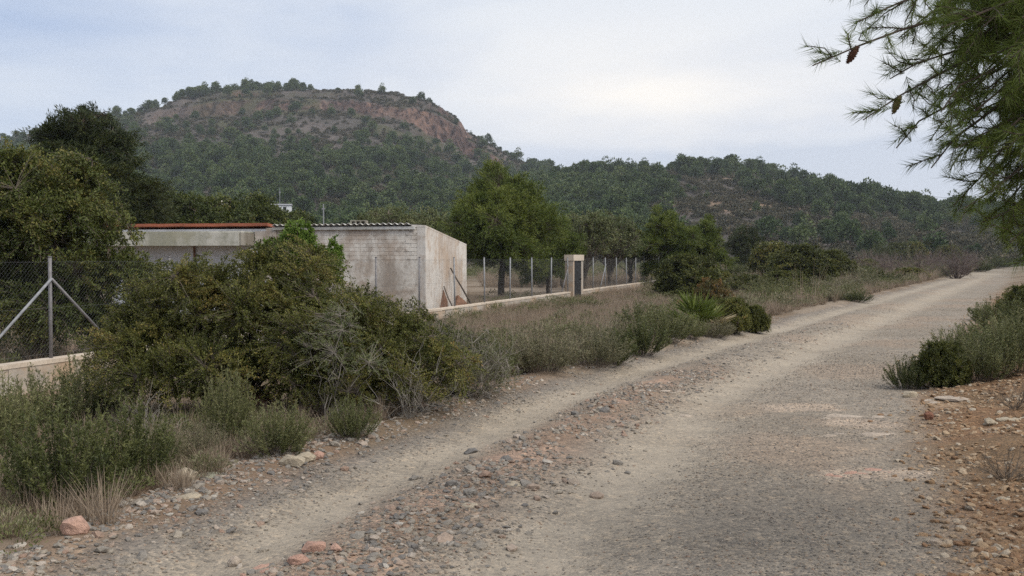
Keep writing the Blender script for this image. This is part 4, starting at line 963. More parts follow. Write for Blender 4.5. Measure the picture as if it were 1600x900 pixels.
def shrub(kind, px, py, wpx, hpx, label, cat='shrub', group=None):
    x, y, z = at(px, py)
    pr = {'dark': [DK], 'rust': [RU]}.get(kind) or HP[kind]
    kc[kind] = kc.get(kind, -1) + 1; p_ = pr[kc[kind] % len(pr)]
    if p_.name in used: o = copy_tree(p_)
    else: used.add(p_.name); o = p_
    w = wpx / F * y; h = hpx / F * y
    k = 1.25 if kind not in ('dark', 'rust') else 1.6
    o.location = (x, y + w * 0.3, lh(x, y + w * 0.3) - 0.02); o.rotation_euler = (0, 0, hrng.random() * 6.28)
    o.scale = (w / k, w / k, h * (1.05 if k < 1.5 else 1.1))
    if 'group' in o: del o['group']
    return tag(o, label, cat, group)
for a_ in [
    ('green', 60, 812, 230, 175, 'large green shrub in the corner of the verge beside the pink stone'),
    ('green', 175, 775, 170, 150, 'green shrub behind the dry tuft and the pink stone'),
    ('rosemary', -30, 730, 170, 150, 'dull green shrub cut by the picture edge below the wall'),
    ('rosemary', 40, 690, 160, 110, 'dull green shrub under the low wall, beside the picture edge'),
    ('rosemary', 120, 668, 130, 120, 'tall thin shrub in front of the braced fence post'),
    ('grey', 235, 745, 100, 100, 'greyish shrub between the green shrubs and the flat tan stones'),
    ('rosemary', 345, 705, 100, 130, 'upright silvery shrub just before the red brown boulder'),
    ('rosemary', 420, 718, 130, 95, 'rosemary shrub beside the tan slab stones at the road edge'),
    ('grey', 300, 728, 90, 70, 'small brownish shrub above the flat greenish slab'),
    ('rosemary', 545, 692, 90, 70, 'small grey green shrub at the foot of the thorn bush'),
    ('rosemary', 765, 598, 100, 85, 'green shrub next to the low half-dead bush'),
    ('grey', 850, 587, 150, 84, 'broad grey green shrub at the bend, nearest the bushes'),
    ('grey', 925, 580, 130, 78, 'grey green shrub at the road edge in the middle of the row'),
    ('green', 1005, 560, 110, 62, 'green shrub with drooping side at the road edge'),
    ('grey', 965, 550, 130, 56, 'pale shrub behind the drooping green shrub'),
    ('rosemary', 1045, 541, 100, 62, 'olive green shrub before the fan palm'),
    ('grey', 800, 552, 120, 46, 'low pale shrub in the dry grass behind the row'),
    ('rosemary', 890, 545, 120, 46, 'low shrub in dry grass in front of the doorway frame'),
    ('rosemary', 1010, 520, 110, 48, 'grey green shrub in front of the rust-leaved bush'),
    ('rosemary', 905, 490, 90, 28, 'low shrub right below the doorway frame'),
    ('grey', 1120, 530, 80, 34, 'low pale shrub at the foot of the fan palm'),
    ('rosemary', 1080, 533, 70, 40, 'low olive shrub between the fan palm and the road'),
    ('rosemary', 1215, 470, 90, 26, 'low shrub in front of the long dark bush across the clearing'),
    ('green', 960, 575, 90, 55, 'small green shrub at the road edge between two pale ones'),
    ('dark', 1150, 525, 90, 62, 'dark green rounded bush at the road edge beside the fan palm'),
    ('dark', 1185, 523, 60, 48, 'small dark green bush at the tip of the verge'),
    ('dark', 1085, 472, 165, 80, 'dark green bush behind the rust-leaved bush'),
    ('rust', 1118, 490, 85, 58, 'bush with rusty orange and brown leaves behind the fan palm'),
    ('dark', 1175, 462, 90, 36, 'dark bush across the clearing, beside the rust-leaved bush'),
    ('dark', 1235, 463, 120, 42, 'dark long bush across the clearing by the tall dry stalks'),
    ('green', 1430, 611, 80, 55, 'small yellowish green shrub at the road edge of the bank'),
    ('dark', 1490, 606, 110, 82, 'dark bushy shrub on the bank next to the yellowish one'),
    ('rosemary', 1555, 598, 120, 85, 'grey green shrub on the bank above the pale rock ledge'),
    ('rosemary', 1610, 585, 120, 110, 'tall grey green shrub on the bank at the picture edge'),
    ('green', 1590, 525, 120, 60, 'green shrub farther along the bank beside the road'),
    ('dark', 1625, 500, 110, 60, 'dark shrub at the far end of the bank shrubs'),
    ('rosemary', 1520, 575, 120, 70, 'grey green shrub behind the dark bushy shrub on the bank'),
    ('rosemary', 1575, 560, 130, 70, 'broad olive shrub in the middle of the bank shrubs'),
    ('green', 1645, 545, 130, 90, 'green shrub on the bank running out of the picture'),
    ('rosemary', 1560, 500, 70, 30, 'small shrub at the far road edge of the bank'),
    ('dark', 1550, 552, 70, 35, 'low dark shrub between the bank shrubs and the road'),
]: shrub(*a_)
gt_ = grass_mesh(60, 90, 0.32, 0.16, 0.004, 0.7); gt_.materials.append(DRYGRASS)
o = obj('dry_tuft', gt_); o.location = at(158, 822); tag(o, 'pale dry grass tuft beside the pink stone', 'grass tuft')
st_ = grass_mesh(61, 34, 1.7, 1.3, 0.014, 0.4); st_.materials.append(DRYGRASS)
o = obj('tall_stalks', st_); o.location = gpos(1252, 33); tag(o, 'tall pale dry stalks standing by the long dark bush', 'dry plant')
st2 = grass_mesh(62, 16, 1.1, 0.9, 0.03, 0.15); st2.materials.append(DRYGRASS)
o = obj('pale_stalks', st2); o.location = gpos(1052, 46); tag(o, 'pale upright dead stalks before the young pines', 'dry plant')

# fan palm
def fan_palm(loc):
    rng = np.random.default_rng(65); root = empty('fan_palm', loc)
    tag(root, 'dwarf fan palm with stiff green leaves at the road edge', 'palm')
    g = Geo(); g.tube([(0, 0, -0.1), (0.02, 0, 0.12), (0.02, 0.02, 0.25)], [0.11, 0.12, 0.07], 8); obj('stem', g.mesh('stem'), BARK, root)
    for i in range(22):
        az = i * 2.399; el = 0.25 + 1.05 * rng.random(); dry = i % 6 == 0
        if dry: el = 0.1 + 0.3 * rng.random()
        d = np.array([math.cos(az) * math.cos(el), math.sin(az) * math.cos(el), math.sin(el)]); s = norm(np.cross(d, [0, 0, 1.0])); nrm = np.cross(s, d)
        pl = 0.18 + 0.2 * rng.random(); c = np.array([0, 0, 0.18]) + d * pl
        f = Geo(); f.tubes(np.array([[[0, 0, 0.15], list((np.array([0, 0, 0.15]) + c) / 2), list(c)]], float), 0.006, 0.004, 0.3)
        k = 15; an = np.linspace(-1.25, 1.25, k); R = 0.34 + 0.1 * rng.random()
        D = np.cos(an)[:, None] * d + np.sin(an)[:, None] * s + 0.12 * nrm
        D = norm(D + rng.normal(size=D.shape) * 0.05)
        f.leaves(np.repeat(c[None], k, 0), D, R * (0.85 + 0.2 * rng.random(k)), 0.034, rng, (0.95 if dry else 0.35) + 0.25 * rng.random(k) * (0.2 if dry else 1), 0.3)
        obj('frond', f.mesh('frond'), PALM, root)
    return root
x, y, z = at(1096, 523); fp = fan_palm((x, y + 0.3, z - 0.18)); fp.scale = (1.3, 1.3, 1.4)

# ------------------------------------------------------------------ bushes and things out in the field
frng = random.Random(8)
for px, Y, w, h, kind in [(1205, 72, 5.0, 3.3, 'dark'), (1250, 62, 6.0, 3.0, 'dark'), (1300, 72, 4.6, 2.7, 'dark'), (1400, 170, 7, 4.6, 'dark'), (1425, 175, 7, 4.5, 'dark'), (1455, 180, 7, 4.6, 'dark'), (1480, 170, 7, 4.2, 'dark'), (1375, 165, 7, 4.4, 'green'), (1330, 80, 3.6, 1.2, 'dark'), (1170, 48, 3.0, 1.1, 'grey'), (1210, 45, 3.4, 1.0, 'rosemary'), (1290, 47, 3.2, 0.9, 'grey'),
                          (1345, 52, 3.0, 0.9, 'grey'), (1380, 60, 3.2, 1.0, 'green'), (1420, 70, 3.6, 1.1, 'dark'), (1460, 82, 3.5, 1.0, 'green'), (1500, 95, 3.5, 1.1, 'dark'), (1530, 115, 4, 1.3, 'green'), (1120, 52, 3, 1.3, 'dark'),
                          (1140, 68, 3.5, 1.6, 'green'), (1080, 70, 3.5, 1.4, 'green'), (1395, 105, 5, 1.6, 'dark'), (1440, 120, 5, 1.7, 'dark'), (1350, 100, 5, 1.8, 'dark'), (1490, 140, 6, 2.0, 'dark'), (1555, 150, 6, 2.0, 'green'), (1300, 37, 2.0, 0.55, 'grey'), (1340, 36, 1.2, 0.45, 'green')]:
    pr = [DK] if kind == 'dark' else HP[kind]; p_ = pr[frng.randrange(len(pr))]; o = copy_tree(p_)
    o.location = gpos(px, Y); o.rotation_euler = (0, 0, frng.random() * 6.28); k = 1.6 if kind == 'dark' else 1.25; o.scale = (w / k, w / k, h * 1.1)
    if 'group' in o: del o['group']
    big_ = {1205: 'dark bush in the field hiding the low cream hut', 1250: 'broadest dark bush in the field, behind the tall dry stalks', 1300: 'dark field bush between the broadest one and the almond orchard'}.get(px) if kind == 'dark' else None
    if big_: tag(o, big_, 'bush'); continue
    tag(o, {'dark': 'dark rounded bush out in the dry field beyond the clearing', 'grey': 'pale grey bush out in the dry field', 'green': 'green bush out in the field along the far road', 'rosemary': 'olive shrub out in the dry field'}[kind], 'bush', {'dark': 'dark field bushes', 'grey': 'pale field bushes', 'green': 'green field bushes', 'rosemary': 'olive field shrubs'}[kind])
# leafless almond orchard
bt = dead_shrub(71, 2.4, 1.5, 42, leaf_mat('bare_twig', [(0, (0.06, 0.045, 0.04)), (1, (0.15, 0.115, 0.10))], 0, 0.9), 'bare_almond', 10, 0.02)
g = Geo(); g.tube([(0, 0, -0.1), (0.05, 0, 0.4), (0, 0.05, 0.9)], [0.11, 0.09, 0.06], 7); obj('trunk', g.mesh('trunk'), BARK, bt)
k = 0
for Y in (78, 90, 104, 120, 138):
    for j in range(5):
        px = 1265 + j * 58 + (Y - 78) * 0.9 + frng.uniform(-14, 14)
        if px > 1540: continue
        o = bt if k == 0 else copy_tree(bt); k += 1
        o.location = gpos(px, Y + frng.uniform(-4, 4)); o.rotation_euler = (0, 0, frng.random() * 6.28); s = frng.uniform(0.85, 1.15); o.scale = (s, s, s)
        tag(o, 'leafless brown almond tree in the orchard below the low ridge', 'tree', 'bare almond orchard trees')
def far_house(px, py, Y, w, d, h, walls, roofc, label, windows=2):
    x = (px - 800) / F * Y; top = EYE + (HORIZON - py) / F * Y; gz_ = lh(x, Y)
    base = min(gz_, top - h) - 0.3
    r = empty('far_house', (x, Y, base), 0.15); tag(r, label, 'house'); H = top - base
    part('wall', lambda g: g.box((-w / 2, 0, 0), (w / 2, d, H - 0.35)), walls, r)
    part('roof', lambda g: g.add([(-w / 2 - 0.2, -0.25, H - 0.35), (w / 2 + 0.2, -0.25, H - 0.35), (w / 2 + 0.2, d + 0.25, H - 0.35), (-w / 2 - 0.2, d + 0.25, H - 0.35), (-w / 2 - 0.2, d / 2, H), (w / 2 + 0.2, d / 2, H)],
         F4=[[0, 1, 5, 4], [2, 3, 4, 5], [0, 3, 2, 1]], F3=[[1, 2, 5], [3, 0, 4]]), roofc, r)
    for i in range(windows):
        xx = -w / 2 + (i + 0.6) * w / (windows + 0.2)
        wn = part('window', lambda g: g.box((xx - 0.35, -0.03, H - 1.6), (xx + 0.35, -0.004, H - 0.75)), M_BLACK, r)
        part('sill', lambda g: g.box((xx - 0.42, -0.08, H - 1.68), (xx + 0.42, -0.005, H - 1.605)), walls, wn)
    return r
M_CREAM = rough_mat('cream_paint', (0.50, 0.45, 0.36), (0.60, 0.55, 0.45), 1, 0.9, 0)
M_WPAINT = rough_mat('white_paint', (0.62, 0.63, 0.64), (0.74, 0.75, 0.76), 1, 0.9, 0)
M_GREYROOF = rough_mat('grey_roof', (0.2, 0.2, 0.22), (0.3, 0.3, 0.31), 2, 0.9, 0)
far_house(354, 313, 215, 3.2, 4, 2.4, M_CREAM, M_CREAM, 'small cream house among trees at the foot of the hill', 1)
far_house(438, 318, 212, 4.6, 4, 2.6, M_WPAINT, M_GREYROOF, 'small white house with grey roof at the foot of the hill')
far_house(1414, 383, 190, 4.4, 4, 2.3, M_WPAINT, M_WPAINT, 'long low white shed in the far field, bigger of the two')
far_house(1457, 384, 195, 3.4, 4, 2.3, M_WPAINT, M_WPAINT, 'smaller low white shed in the far field', 1)
far_house(1203, 379, 110, 2.2, 3, 2.4, M_CREAM, M_CREAM, 'low cream hut behind the dark field bushes', 1)
def pole(px, ptop, pbot, Y, r, label):
    x = (px - 800) / F * Y; zt_ = EYE + (HORIZON - ptop) / F * Y; zb = lh(x, Y) - 0.5
    g = Geo(); H = zt_ - zb; g.tube([(0, 0, 0), (0, 0, H)], [r * 1.2, r], 8); g.tube([(0, 0, H), (0, 0, H + 0.08)], [r * 1.3, r * 0.6], 8); g.box((-r * 3, -r * 0.5, H * 0.93), (r * 3, r * 0.5, H * 0.95))
    o = obj('utility_pole', g.mesh('utility_pole'), GALV); o.location = (x, Y, zb); tag(o, label, 'pole')
pole(438, 295, 320, 225, 0.07, 'thin pale pole rising behind the white house')
pole(506, 320, 345, 150, 0.09, 'pale pole over the corrugated roof')
g = Geo(); g.box((-0.22, -0.22, 0), (0.22, 0.22, 1.7)); g.box((-0.3, -0.3, 1.702), (0.3, 0.3, 1.85)); o = obj('gatepost', g.mesh('gatepost'), M_CONC); o.location = gpos(1130, 75); tag(o, 'square pale gatepost in the field beside the dark round pine', 'gatepost')
# hilltop mast and the cable
x = (1178 - 800) / F * 500; zb = lh(x, 500); g = Geo()
for sx in (-0.7, 0.7): g.tube([(sx, 0, 0), (sx * 0.6, 0, 11)], 0.09, 5); g.tube([(sx * 0.6 - 0.5, 0, 10.6), (sx * 0.6 + 0.5, 0, 10.6)], 0.09, 5)
for k in range(6): s = 1 if k % 2 else -1; g.tube([(s * 0.68, 0, k * 1.8), (-s * 0.62, 0, k * 1.8 + 1.8)], 0.05, 4)
o = obj('lattice_mast', g.mesh('lattice_mast'), GALVDARK); o.location = (x, 500, zb - 0.3); tag(o, 'thin lattice mast on the skyline of the low ridge', 'mast')
A_, B_ = Vector(((1300 - 800) / F * 480, 480, EYE + (403 - 284) / F * 480)), Vector(((1640 - 800) / F * 420, 420, EYE + (403 - 312) / F * 420))
s = np.linspace(0, 1, 24)[:, None]; P = np.array(A_) + (np.array(B_) - np.array(A_)) * s; P[:, 2] -= 3.2 * 4 * (s * (1 - s))[:, 0]
g = Geo(); g.tube(P - P[0], 0.06, 4); o = obj('power_cable', g.mesh('power_cable'), GALVDARK); o.location = P[0]; tag(o, 'thin power cable sagging across the sky beside the pine branch', 'cable')

# ------------------------------------------------------------------ stones
def stone_mat(name, stops, sc=14):
    m, t, out = new_mat(name); v = objco(t); oi = N(t, 'ShaderNodeObjectInfo')
    c = ramp(t, oi.outputs['Random'], stops)
    c = mixc(t, 0.85, c, mixc(t, 1.0, c, ramp(t, noise(t, v, sc * 0.15, 5, 0.7), [(0.3, (0.68, 0.67, 0.66)), (0.7, (1.25, 1.22, 1.18))]), 'MULTIPLY'))
    p = N(t, 'ShaderNodeBsdfPrincipled'); L(t, c, p.inputs['Base Color']); p.inputs['Roughness'].default_value = 0.9; p.inputs['Specular IOR Level'].default_value = 0.2
    L(t, bumpn(t, noise(t, v, sc * 0.3, 6, 0.7), 0.5, 0.1), p.inputs['Normal']); L(t, p.outputs[0], out.inputs['Surface']); return m
MIXED = stone_mat('mixed_stone', [(0.0, (0.18, 0.17, 0.16)), (0.35, (0.26, 0.24, 0.212)), (0.6, (0.345, 0.305, 0.25)), (0.72, (0.31, 0.215, 0.165)), (0.85, (0.38, 0.30, 0.24)), (1.0, (0.46, 0.43, 0.38))])
GREYST = stone_mat('grey_gravel', [(0.0, (0.17, 0.158, 0.146)), (0.35, (0.235, 0.212, 0.182)), (0.75, (0.30, 0.258, 0.205)), (0.93, (0.33, 0.235, 0.175)), (1.0, (0.43, 0.395, 0.345))])
TANST = stone_mat('tan_rubble', [(0.0, (0.24, 0.145, 0.085)), (0.4, (0.32, 0.215, 0.13)), (0.75, (0.40, 0.30, 0.20)), (1.0, (0.44, 0.38, 0.30))])
PINKST = stone_mat('pink_stone', [(0.0, (0.40, 0.245, 0.19)), (1.0, (0.47, 0.31, 0.245))])
TANBIG = stone_mat('tan_stone', [(0.0, (0.36, 0.31, 0.235)), (1.0, (0.42, 0.365, 0.28))])
GREENST = stone_mat('greenish_slab', [(0.0, (0.33, 0.33, 0.26)), (1.0, (0.36, 0.36, 0.28))])
REDST = stone_mat('red_rock', [(0.0, (0.17, 0.085, 0.06)), (1.0, (0.22, 0.11, 0.075))])
PALEROCK = stone_mat('pale_bedrock', [(0.0, (0.37, 0.31, 0.25)), (1.0, (0.42, 0.36, 0.30))])
import bmesh
def stone_mesh(seed, sub=1, flat=0.7, cuts=5):
    rng = np.random.default_rng(seed); bm = bmesh.new(); bmesh.ops.create_icosphere(bm, subdivisions=sub, radius=1.0)
    V = np.array([v.co[:] for v in bm.verts])
    for _ in range(cuts):
        nn = norm(rng.normal(size=3)); dcut = 0.55 + 0.3 * rng.random(); q = V @ nn; V = V - np.maximum(q - dcut, 0)[:, None] * nn * 0.9
    V = V * (1 + 0.16 * rng.normal(size=(len(V), 1)) * (0.5 if sub > 1 else 0.6)) * np.array([1, 0.7 + 0.3 * rng.random(), flat])
    for v, c in zip(bm.verts, V): v.co = c
    me = bpy.data.meshes.new('stone'); bm.to_mesh(me); bm.free(); return me
SM = [stone_mesh(500 + i, 1, 0.5 + 0.25 * (i % 3) / 2) for i in range(8)]
BIG = [stone_mesh(520 + i, 2, 0.62) for i in range(5)]
def flat_rock(seed):
    rng = np.random.default_rng(seed); bm = bmesh.new(); bmesh.ops.create_icosphere(bm, subdivisions=3, radius=1.0)
    V = np.array([v.co[:] for v in bm.verts]); an = np.arctan2(V[:, 1], V[:, 0])
    rr = 1 + 0.75 * (fbm(np.cos(an) * 1.5 + seed, np.sin(an) * 1.5, 0.8, seed, 4) - 0.5)
    V[:, :2] *= rr[:, None]; z = np.sign(V[:, 2]) * np.abs(V[:, 2]) ** 0.6
    V[:, 2] = 0.24 * z + 0.16 * (fbm(V[:, 0] + 9, V[:, 1], 0.45, seed + 3, 4) - 0.5)
    for v, c in zip(bm.verts, V): v.co = c
    me = bpy.data.meshes.new('stone'); bm.to_mesh(me); bm.free(); return me
FLATB = [flat_rock(530 + i) for i in range(4)]
def with_mat(ms, mat):
    out = []
    for m_ in ms: c_ = m_.copy(); c_.materials.append(mat); out.append(c_)
    return out
bk = {}
def big_stone(name, px, py, wpx, hpx, mesh_list, mat, label, i=0, rz=0.0, sink=0.3, deep=0.8):
    key = (id(mesh_list), i, mat.name)
    if key not in bk: bk[key] = with_mat([mesh_list[i]], mat)[0]
    x, y, z = at(px, py); o = obj(name, bk[key]); w = wpx / F * y / 2; h = hpx / F * y
    fl = 0.62 if mesh_list is BIG else 0.24
    o.scale = (w, w * deep * (1.0 if mesh_list is BIG else 0.9), h / fl / (2 - sink)); o.rotation_euler = (hrng.uniform(-0.08, 0.08), hrng.uniform(-0.08, 0.08), rz)
    o.location = (x, y + w * 0.4, z + (h * (0.5 - sink * 0.5) if mesh_list is BIG else -h * 0.36)); return tag(o, label, 'stone')
def ledge(px, py, wpx, hpx, mat, label, n=6):
    x, y, z = at(px, py); r = empty('rock_ledge', (x, y, z)); tag(r, label, 'rock')
    w = wpx / F * y / 2; dp = max(0.18, hpx / F * y * 3.0)
    for k in range(n):
        key = ('ledge', k % 4, mat.name)
        if key not in bk: bk[key] = with_mat([FLATB[k % 4]], mat)[0]
        o = obj('rock_piece', bk[key], None, r); q = (k + 0.5) / n * 2 - 1; s_ = w * hrng.uniform(0.16, 0.42) * (1.15 - 0.5 * abs(q))
        ox, oy = q * w + hrng.uniform(-0.1, 0.1) * w, hrng.uniform(-0.5, 0.5) * dp + 0.2 * q * w
        o.location = (ox, oy, lh(x + ox, y + oy) - z - 0.020 + hrng.uniform(-0.006, 0.008)); o.scale = (s_, s_ * hrng.uniform(0.45, 0.75), 0.10); o.rotation_euler = (hrng.uniform(-0.05, 0.05), hrng.uniform(-0.06, 0.06), hrng.uniform(-0.5, 0.8))
for a_ in [(1335, 652, 120, 10, PALEROCK, 'pale rock ledge flush with the road edge, upper of the pair'), (1345, 680, 150, 14, PALEROCK, 'pale rock ledge flush with the road edge, lower of the pair', 8),
           (1340, 742, 120, 8, PINKST, 'pinkish rock sheet showing in the gravel below the ledges'), (1510, 618, 150, 10, PALEROCK, 'pale rock ledge under the shrubs on the bank'), (1570, 660, 130, 14, TANBIG, 'tan rock ledge on the bank at the picture edge'),
           (410, 893, 90, 14, PINKST, 'broad pinkish rock flush with the track at the bottom edge'), (1030, 612, 90, 6, PALEROCK, 'pale rock streak in the stony strip near the bend')]: ledge(*a_)
for i, a_ in enumerate([
    ('pink_stone', 108, 840, 46, 30, BIG, PINKST, 'pale pink angular stone beside the dry grass tuft'),
    ('tan_stone', 283, 757, 44, 24, BIG, TANBIG, 'tan rounded flat stone at the tip of the greyish shrub'),
    ('green_slab', 330, 748, 56, 10, FLATB, GREENST, 'thin greenish slab lying beside the tan rounded stone'),
    ('tan_slab', 288, 781, 46, 14, FLATB, TANBIG, 'tan slab below the tan rounded stone'),
    ('tan_slab', 452, 731, 44, 20, BIG, TANBIG, 'blocky tan slab at the foot of the rosemary shrub'),
    ('tan_slab', 475, 724, 34, 16, BIG, TANBIG, 'smaller tan slab behind the blocky one'),
    ('pink_stone', 494, 720, 22, 14, BIG, PINKST, 'small pink stone at the end of the tan slabs'),
    ('red_boulder', 408, 655, 62, 52, BIG, REDST, 'red brown boulder in front of the big mastic bush'),
    ('red_boulder', 1064, 492, 22, 26, BIG, REDST, 'rust red boulder beside the fan palm'),
    ('pink_rock', 485, 868, 40, 20, BIG, PINKST, 'pink rock standing out of the middle of the track'),
    ('pink_rock', 462, 888, 36, 16, BIG, PINKST, 'pink rock just below another in the middle of the track'),
    ('white_stone', 361, 890, 24, 18, BIG, PALEROCK, 'whitish stone left of the broad pinkish rock'),
    ('pink_rock', 522, 866, 22, 14, BIG, PINKST, 'small pink rock beside the standing pink rock'),
    ('flat_stone', 800, 760, 42, 9, FLATB, TANBIG, 'tan flat stone in the stony strip of the track'),
    ('flat_stone', 730, 795, 36, 8, FLATB, TANBIG, 'flat stone half sunk in the stony strip below the tan one'),
    ('flat_stone', 735, 812, 30, 7, FLATB, PALEROCK, 'pale flat stone lowest in the stony strip'),
    ('flat_stone', 1070, 652, 28, 6, FLATB, PALEROCK, 'pale flat stone alone at the bend end of the stony strip'),
    ('tan_stone', 1552, 666, 24, 12, BIG, TANBIG, 'pale tan stone lying by the tan rock ledge'),
    ('brown_stone', 1455, 658, 16, 15, BIG, REDST, 'brown upright stone on the bank between the ledges'),
    ('tan_stone', 1425, 622, 24, 12, BIG, TANBIG, 'tan stone at the foot of the yellowish green shrub'),
    ('tan_stone', 1470, 857, 24, 12, BIG, PALEROCK, 'pale stone low on the bank among the rubble'),
    ('tan_stone', 1577, 784, 26, 10, FLATB, TANBIG, 'flat tan stone on the dark soil of the bank'),
]): big_stone(*a_, i=i % (4 if a_[5] is FLATB else 5), rz=hrng.random() * 0.6 - 0.3, sink=0.5 if a_[5] is FLATB else 0.35)
# counted loose stones
srng = np.random.default_rng(91)
def band(n, u0, u1, y0, y1, pw=1.0, gauss=False):
    y = y0 + (y1 - y0) * srng.random(n) ** pw
    uu = u0 + (u1 - u0) * (np.clip(srng.normal(size=n) * 0.22 + 0.5, 0, 1) if gauss else srng.random(n))
    uu = uu + srng.normal(size=n) * 0.2
    xl = np.interp(y, _yy, _xs); s = np.interp(y, _yy, _sl)
    x = xl + uu * np.sqrt(1 + s * s); return x, y, uu
sets = [(125, -0.75, 0.05, 5.2, 11, 1.5, 0.025, 0.065, MIXED, 'loose rounded stone in the heap along the verge edge of the track', 'verge stones'),
        (80, 0.95, 1.85, 4.9, 12.5, 1.4, 0.03, 0.075, MIXED, 'loose stone in the stony strip along the middle of the track', 'track stones'),
        (66, W - 0.1, W + 2.6, 5.2, 13, 1.4, 0.025, 0.06, TANST, 'loose orange tan stone on the rubble bank', 'bank stones')]
for n, u0, u1, y0, y1, pw, s0, s1, mat, label, grp in sets:
    ms = with_mat(SM, mat); x, y, uu = band(n, u0, u1, y0, y1, pw); z = ground_h(x, y); sc = s0 + (s1 - s0) * srng.random(n) ** 2.2
    for i in range(n):
        o = obj('loose_stone', ms[i % 8]); o.location = (x[i], y[i], z[i] + sc[i] * 0.15); o.rotation_euler = (srng.normal() * 0.25, srng.normal() * 0.25, srng.random() * 6.28); o.scale = (sc[i], sc[i], sc[i] * 0.85)
        tag(o, label, 'stone', grp)
def stones_stuff(name, specs, mat, label):
    P, S = [], []
    for n, u0, u1, y0, y1, pw, s0, s1, gs in specs:
        x, y, uu = band(n, u0, u1, y0, y1, pw, gs); z = ground_h(x, y); s = s0 + (s1 - s0) * srng.random(n) ** 2.5
        keep = fbm(x, y, 0.6, 400, 3) + 0.25 * srng.random(n) > 0.5
        tk_ = np.maximum(bump(uu, 0.62, 0.3), bump(uu, 2.25, 0.4)); keep &= srng.random(n) > 0.85 * tk_
        P.append(np.stack([x, y, z + s * 0.1], 1)[keep]); S.append(s[keep])
    P = np.concatenate(P); S = np.concatenate(S); n = len(P)
    c_ = proto_collection(name + '_kinds', [('pebble_kind', m_) for m_ in with_mat(SM, mat)])
    scatter(name, P, np.stack([srng.normal(size=n) * 0.3, srng.normal(size=n) * 0.3, srng.random(n) * 6.28], 1), np.stack([S, S, S * 0.8], 1), srng.integers(0, 8, n), c_, label, 'gravel')
stones_stuff('road_gravel', [(52000, 0.0, W + 0.2, 4.4, 17, 1.6, 0.0035, 0.013, False), (7000, 0.85, 1.95, 4.4, 14, 1.4, 0.006, 0.026, True), (5000, -0.2, 0.35, 4.4, 18, 1.5, 0.005, 0.016, False), (9000, 0.0, W, 12, 34, 1.3, 0.007, 0.02, False)], GREYST, 'fine grey gravel strewn over the track')
stones_stuff('track_rubble', [(3600, 0.85, 1.9, 4.5, 14, 1.4, 0.007, 0.04, True), (900, 0.8, 2.2, 12, 24, 1.2, 0.012, 0.04, True)], MIXED, 'broken reddish stones in the strip between the wheel ruts')
stones_stuff('verge_gravel', [(7000, -0.95, 0.05, 4.6, 12, 1.4, 0.006, 0.034, True), (2600, -0.8, 0.15, 10, 26, 1.2, 0.012, 0.04, True)], MIXED, 'small mixed pebbles heaped along the verge edge of the track')
stones_stuff('bank_rubble', [(26000, W + 0.1, W + 4.5, 4.6, 15, 1.5, 0.006, 0.042, False), (2200, W - 0.4, W + 1.5, 14, 45, 1.3, 0.012, 0.04, False)], TANST, 'small orange tan rubble covering the bank')

# ------------------------------------------------------------------ dry grass and low herbs
cG = proto_collection('dry_grass_kinds', [])
for i in range(4):
    gm_ = grass_mesh(80 + i, 46, 0.34, 0.2, 0.007, 0.6); gm_.materials.append(DRYGRASS); cG.objects.link(bpy.data.objects.new('dry_grass_kind_%02d' % i, gm_))
def field(n, y0, y1, pxa, pxb, pw=1.0):
    y = y0 + (y1 - y0) * srng.random(n) ** pw; px = pxa + (pxb - pxa) * srng.random(n); return (px - 800) / F * y, y
def put_grass(name, specs, coll, kinds, label, cat, thr=0.5, off=0.35):
    P, S = [], []
    for n, y0, y1, a_, b_, pw, s0, s1 in specs:
        x, y = field(n, y0, y1, a_, b_, pw); uu = road_u(x, y)
        keep = ((uu < -off - 0.5 * srng.random(n)) | (uu > W + 1.2 + 1.0 * srng.random(n))) & (fbm(x, y, 2.5, 500 + len(name), 3) + 0.3 * srng.random(n) > thr)
        fx = (x - (FA * y + FB)) / FN; keep &= (np.abs(fx) > 0.2)
        lx = (x + 2.51) * math.cos(TH) - (y - 28) * math.sin(TH); ly = (x + 2.51) * math.sin(TH) + (y - 28) * math.cos(TH); keep &= ~((lx < 0.1) & (lx > -10.3) & (ly > -0.1) & (ly < 5.3))
        x, y = x[keep], y[keep]; z = land_h(x, y); P.append(np.stack([x, y, z - 0.01], 1)); S.append(s0 + (s1 - s0) * srng.random(len(x)))
    P = np.concatenate(P); S = np.concatenate(S); n = len(P)
    scatter(name, P, np.stack([srng.normal(size=n) * 0.1, srng.normal(size=n) * 0.1, srng.random(n) * 6.28], 1), np.stack([S, S, S * (0.7 + 0.5 * srng.random(n))], 1), srng.integers(0, kinds, n), coll, label, cat)
put_grass('dry_grass', [(1100, 5.5, 12, -60, 640, 1.0, 0.35, 0.8), (1300, 5.5, 12, -600, -60, 1.0, 0.35, 0.8), (9000, 13, 42, 640, 1030, 0.9, 0.6, 1.2), (2600, 15, 42, -60, 700, 1.0, 0.7, 1.2), (10000, 22, 75, 900, 1500, 0.9, 0.7, 1.5), (5000, 60, 175, 750, 1560, 1.0, 1.5, 3.2), (700, 10, 45, 1380, 1640, 1.0, 0.5, 0.9)], cG, 4,
          'pale dry grass over the verges and the fields', 'grass', 0.47)
def tiny_herb(seed):
    rng = np.random.default_rng(seed); f = Geo(); k = 170
    E, d, q = lobe_points(rng, [(0, 0, 0.1, 0.22, 0.22, 0.16)], k, 0.3, -0.1, 0.3)
    f.leaves(E, d + rng.normal(size=E.shape) * 0.5 + np.array([0, 0, 0.5]), 0.045, 0.014, rng, np.clip(0.5 + rng.normal(size=k) * 0.2, 0, 1)); m_ = f.mesh('herb'); m_.materials.append(GREYHERB if seed % 2 else ROSEMARY); return m_
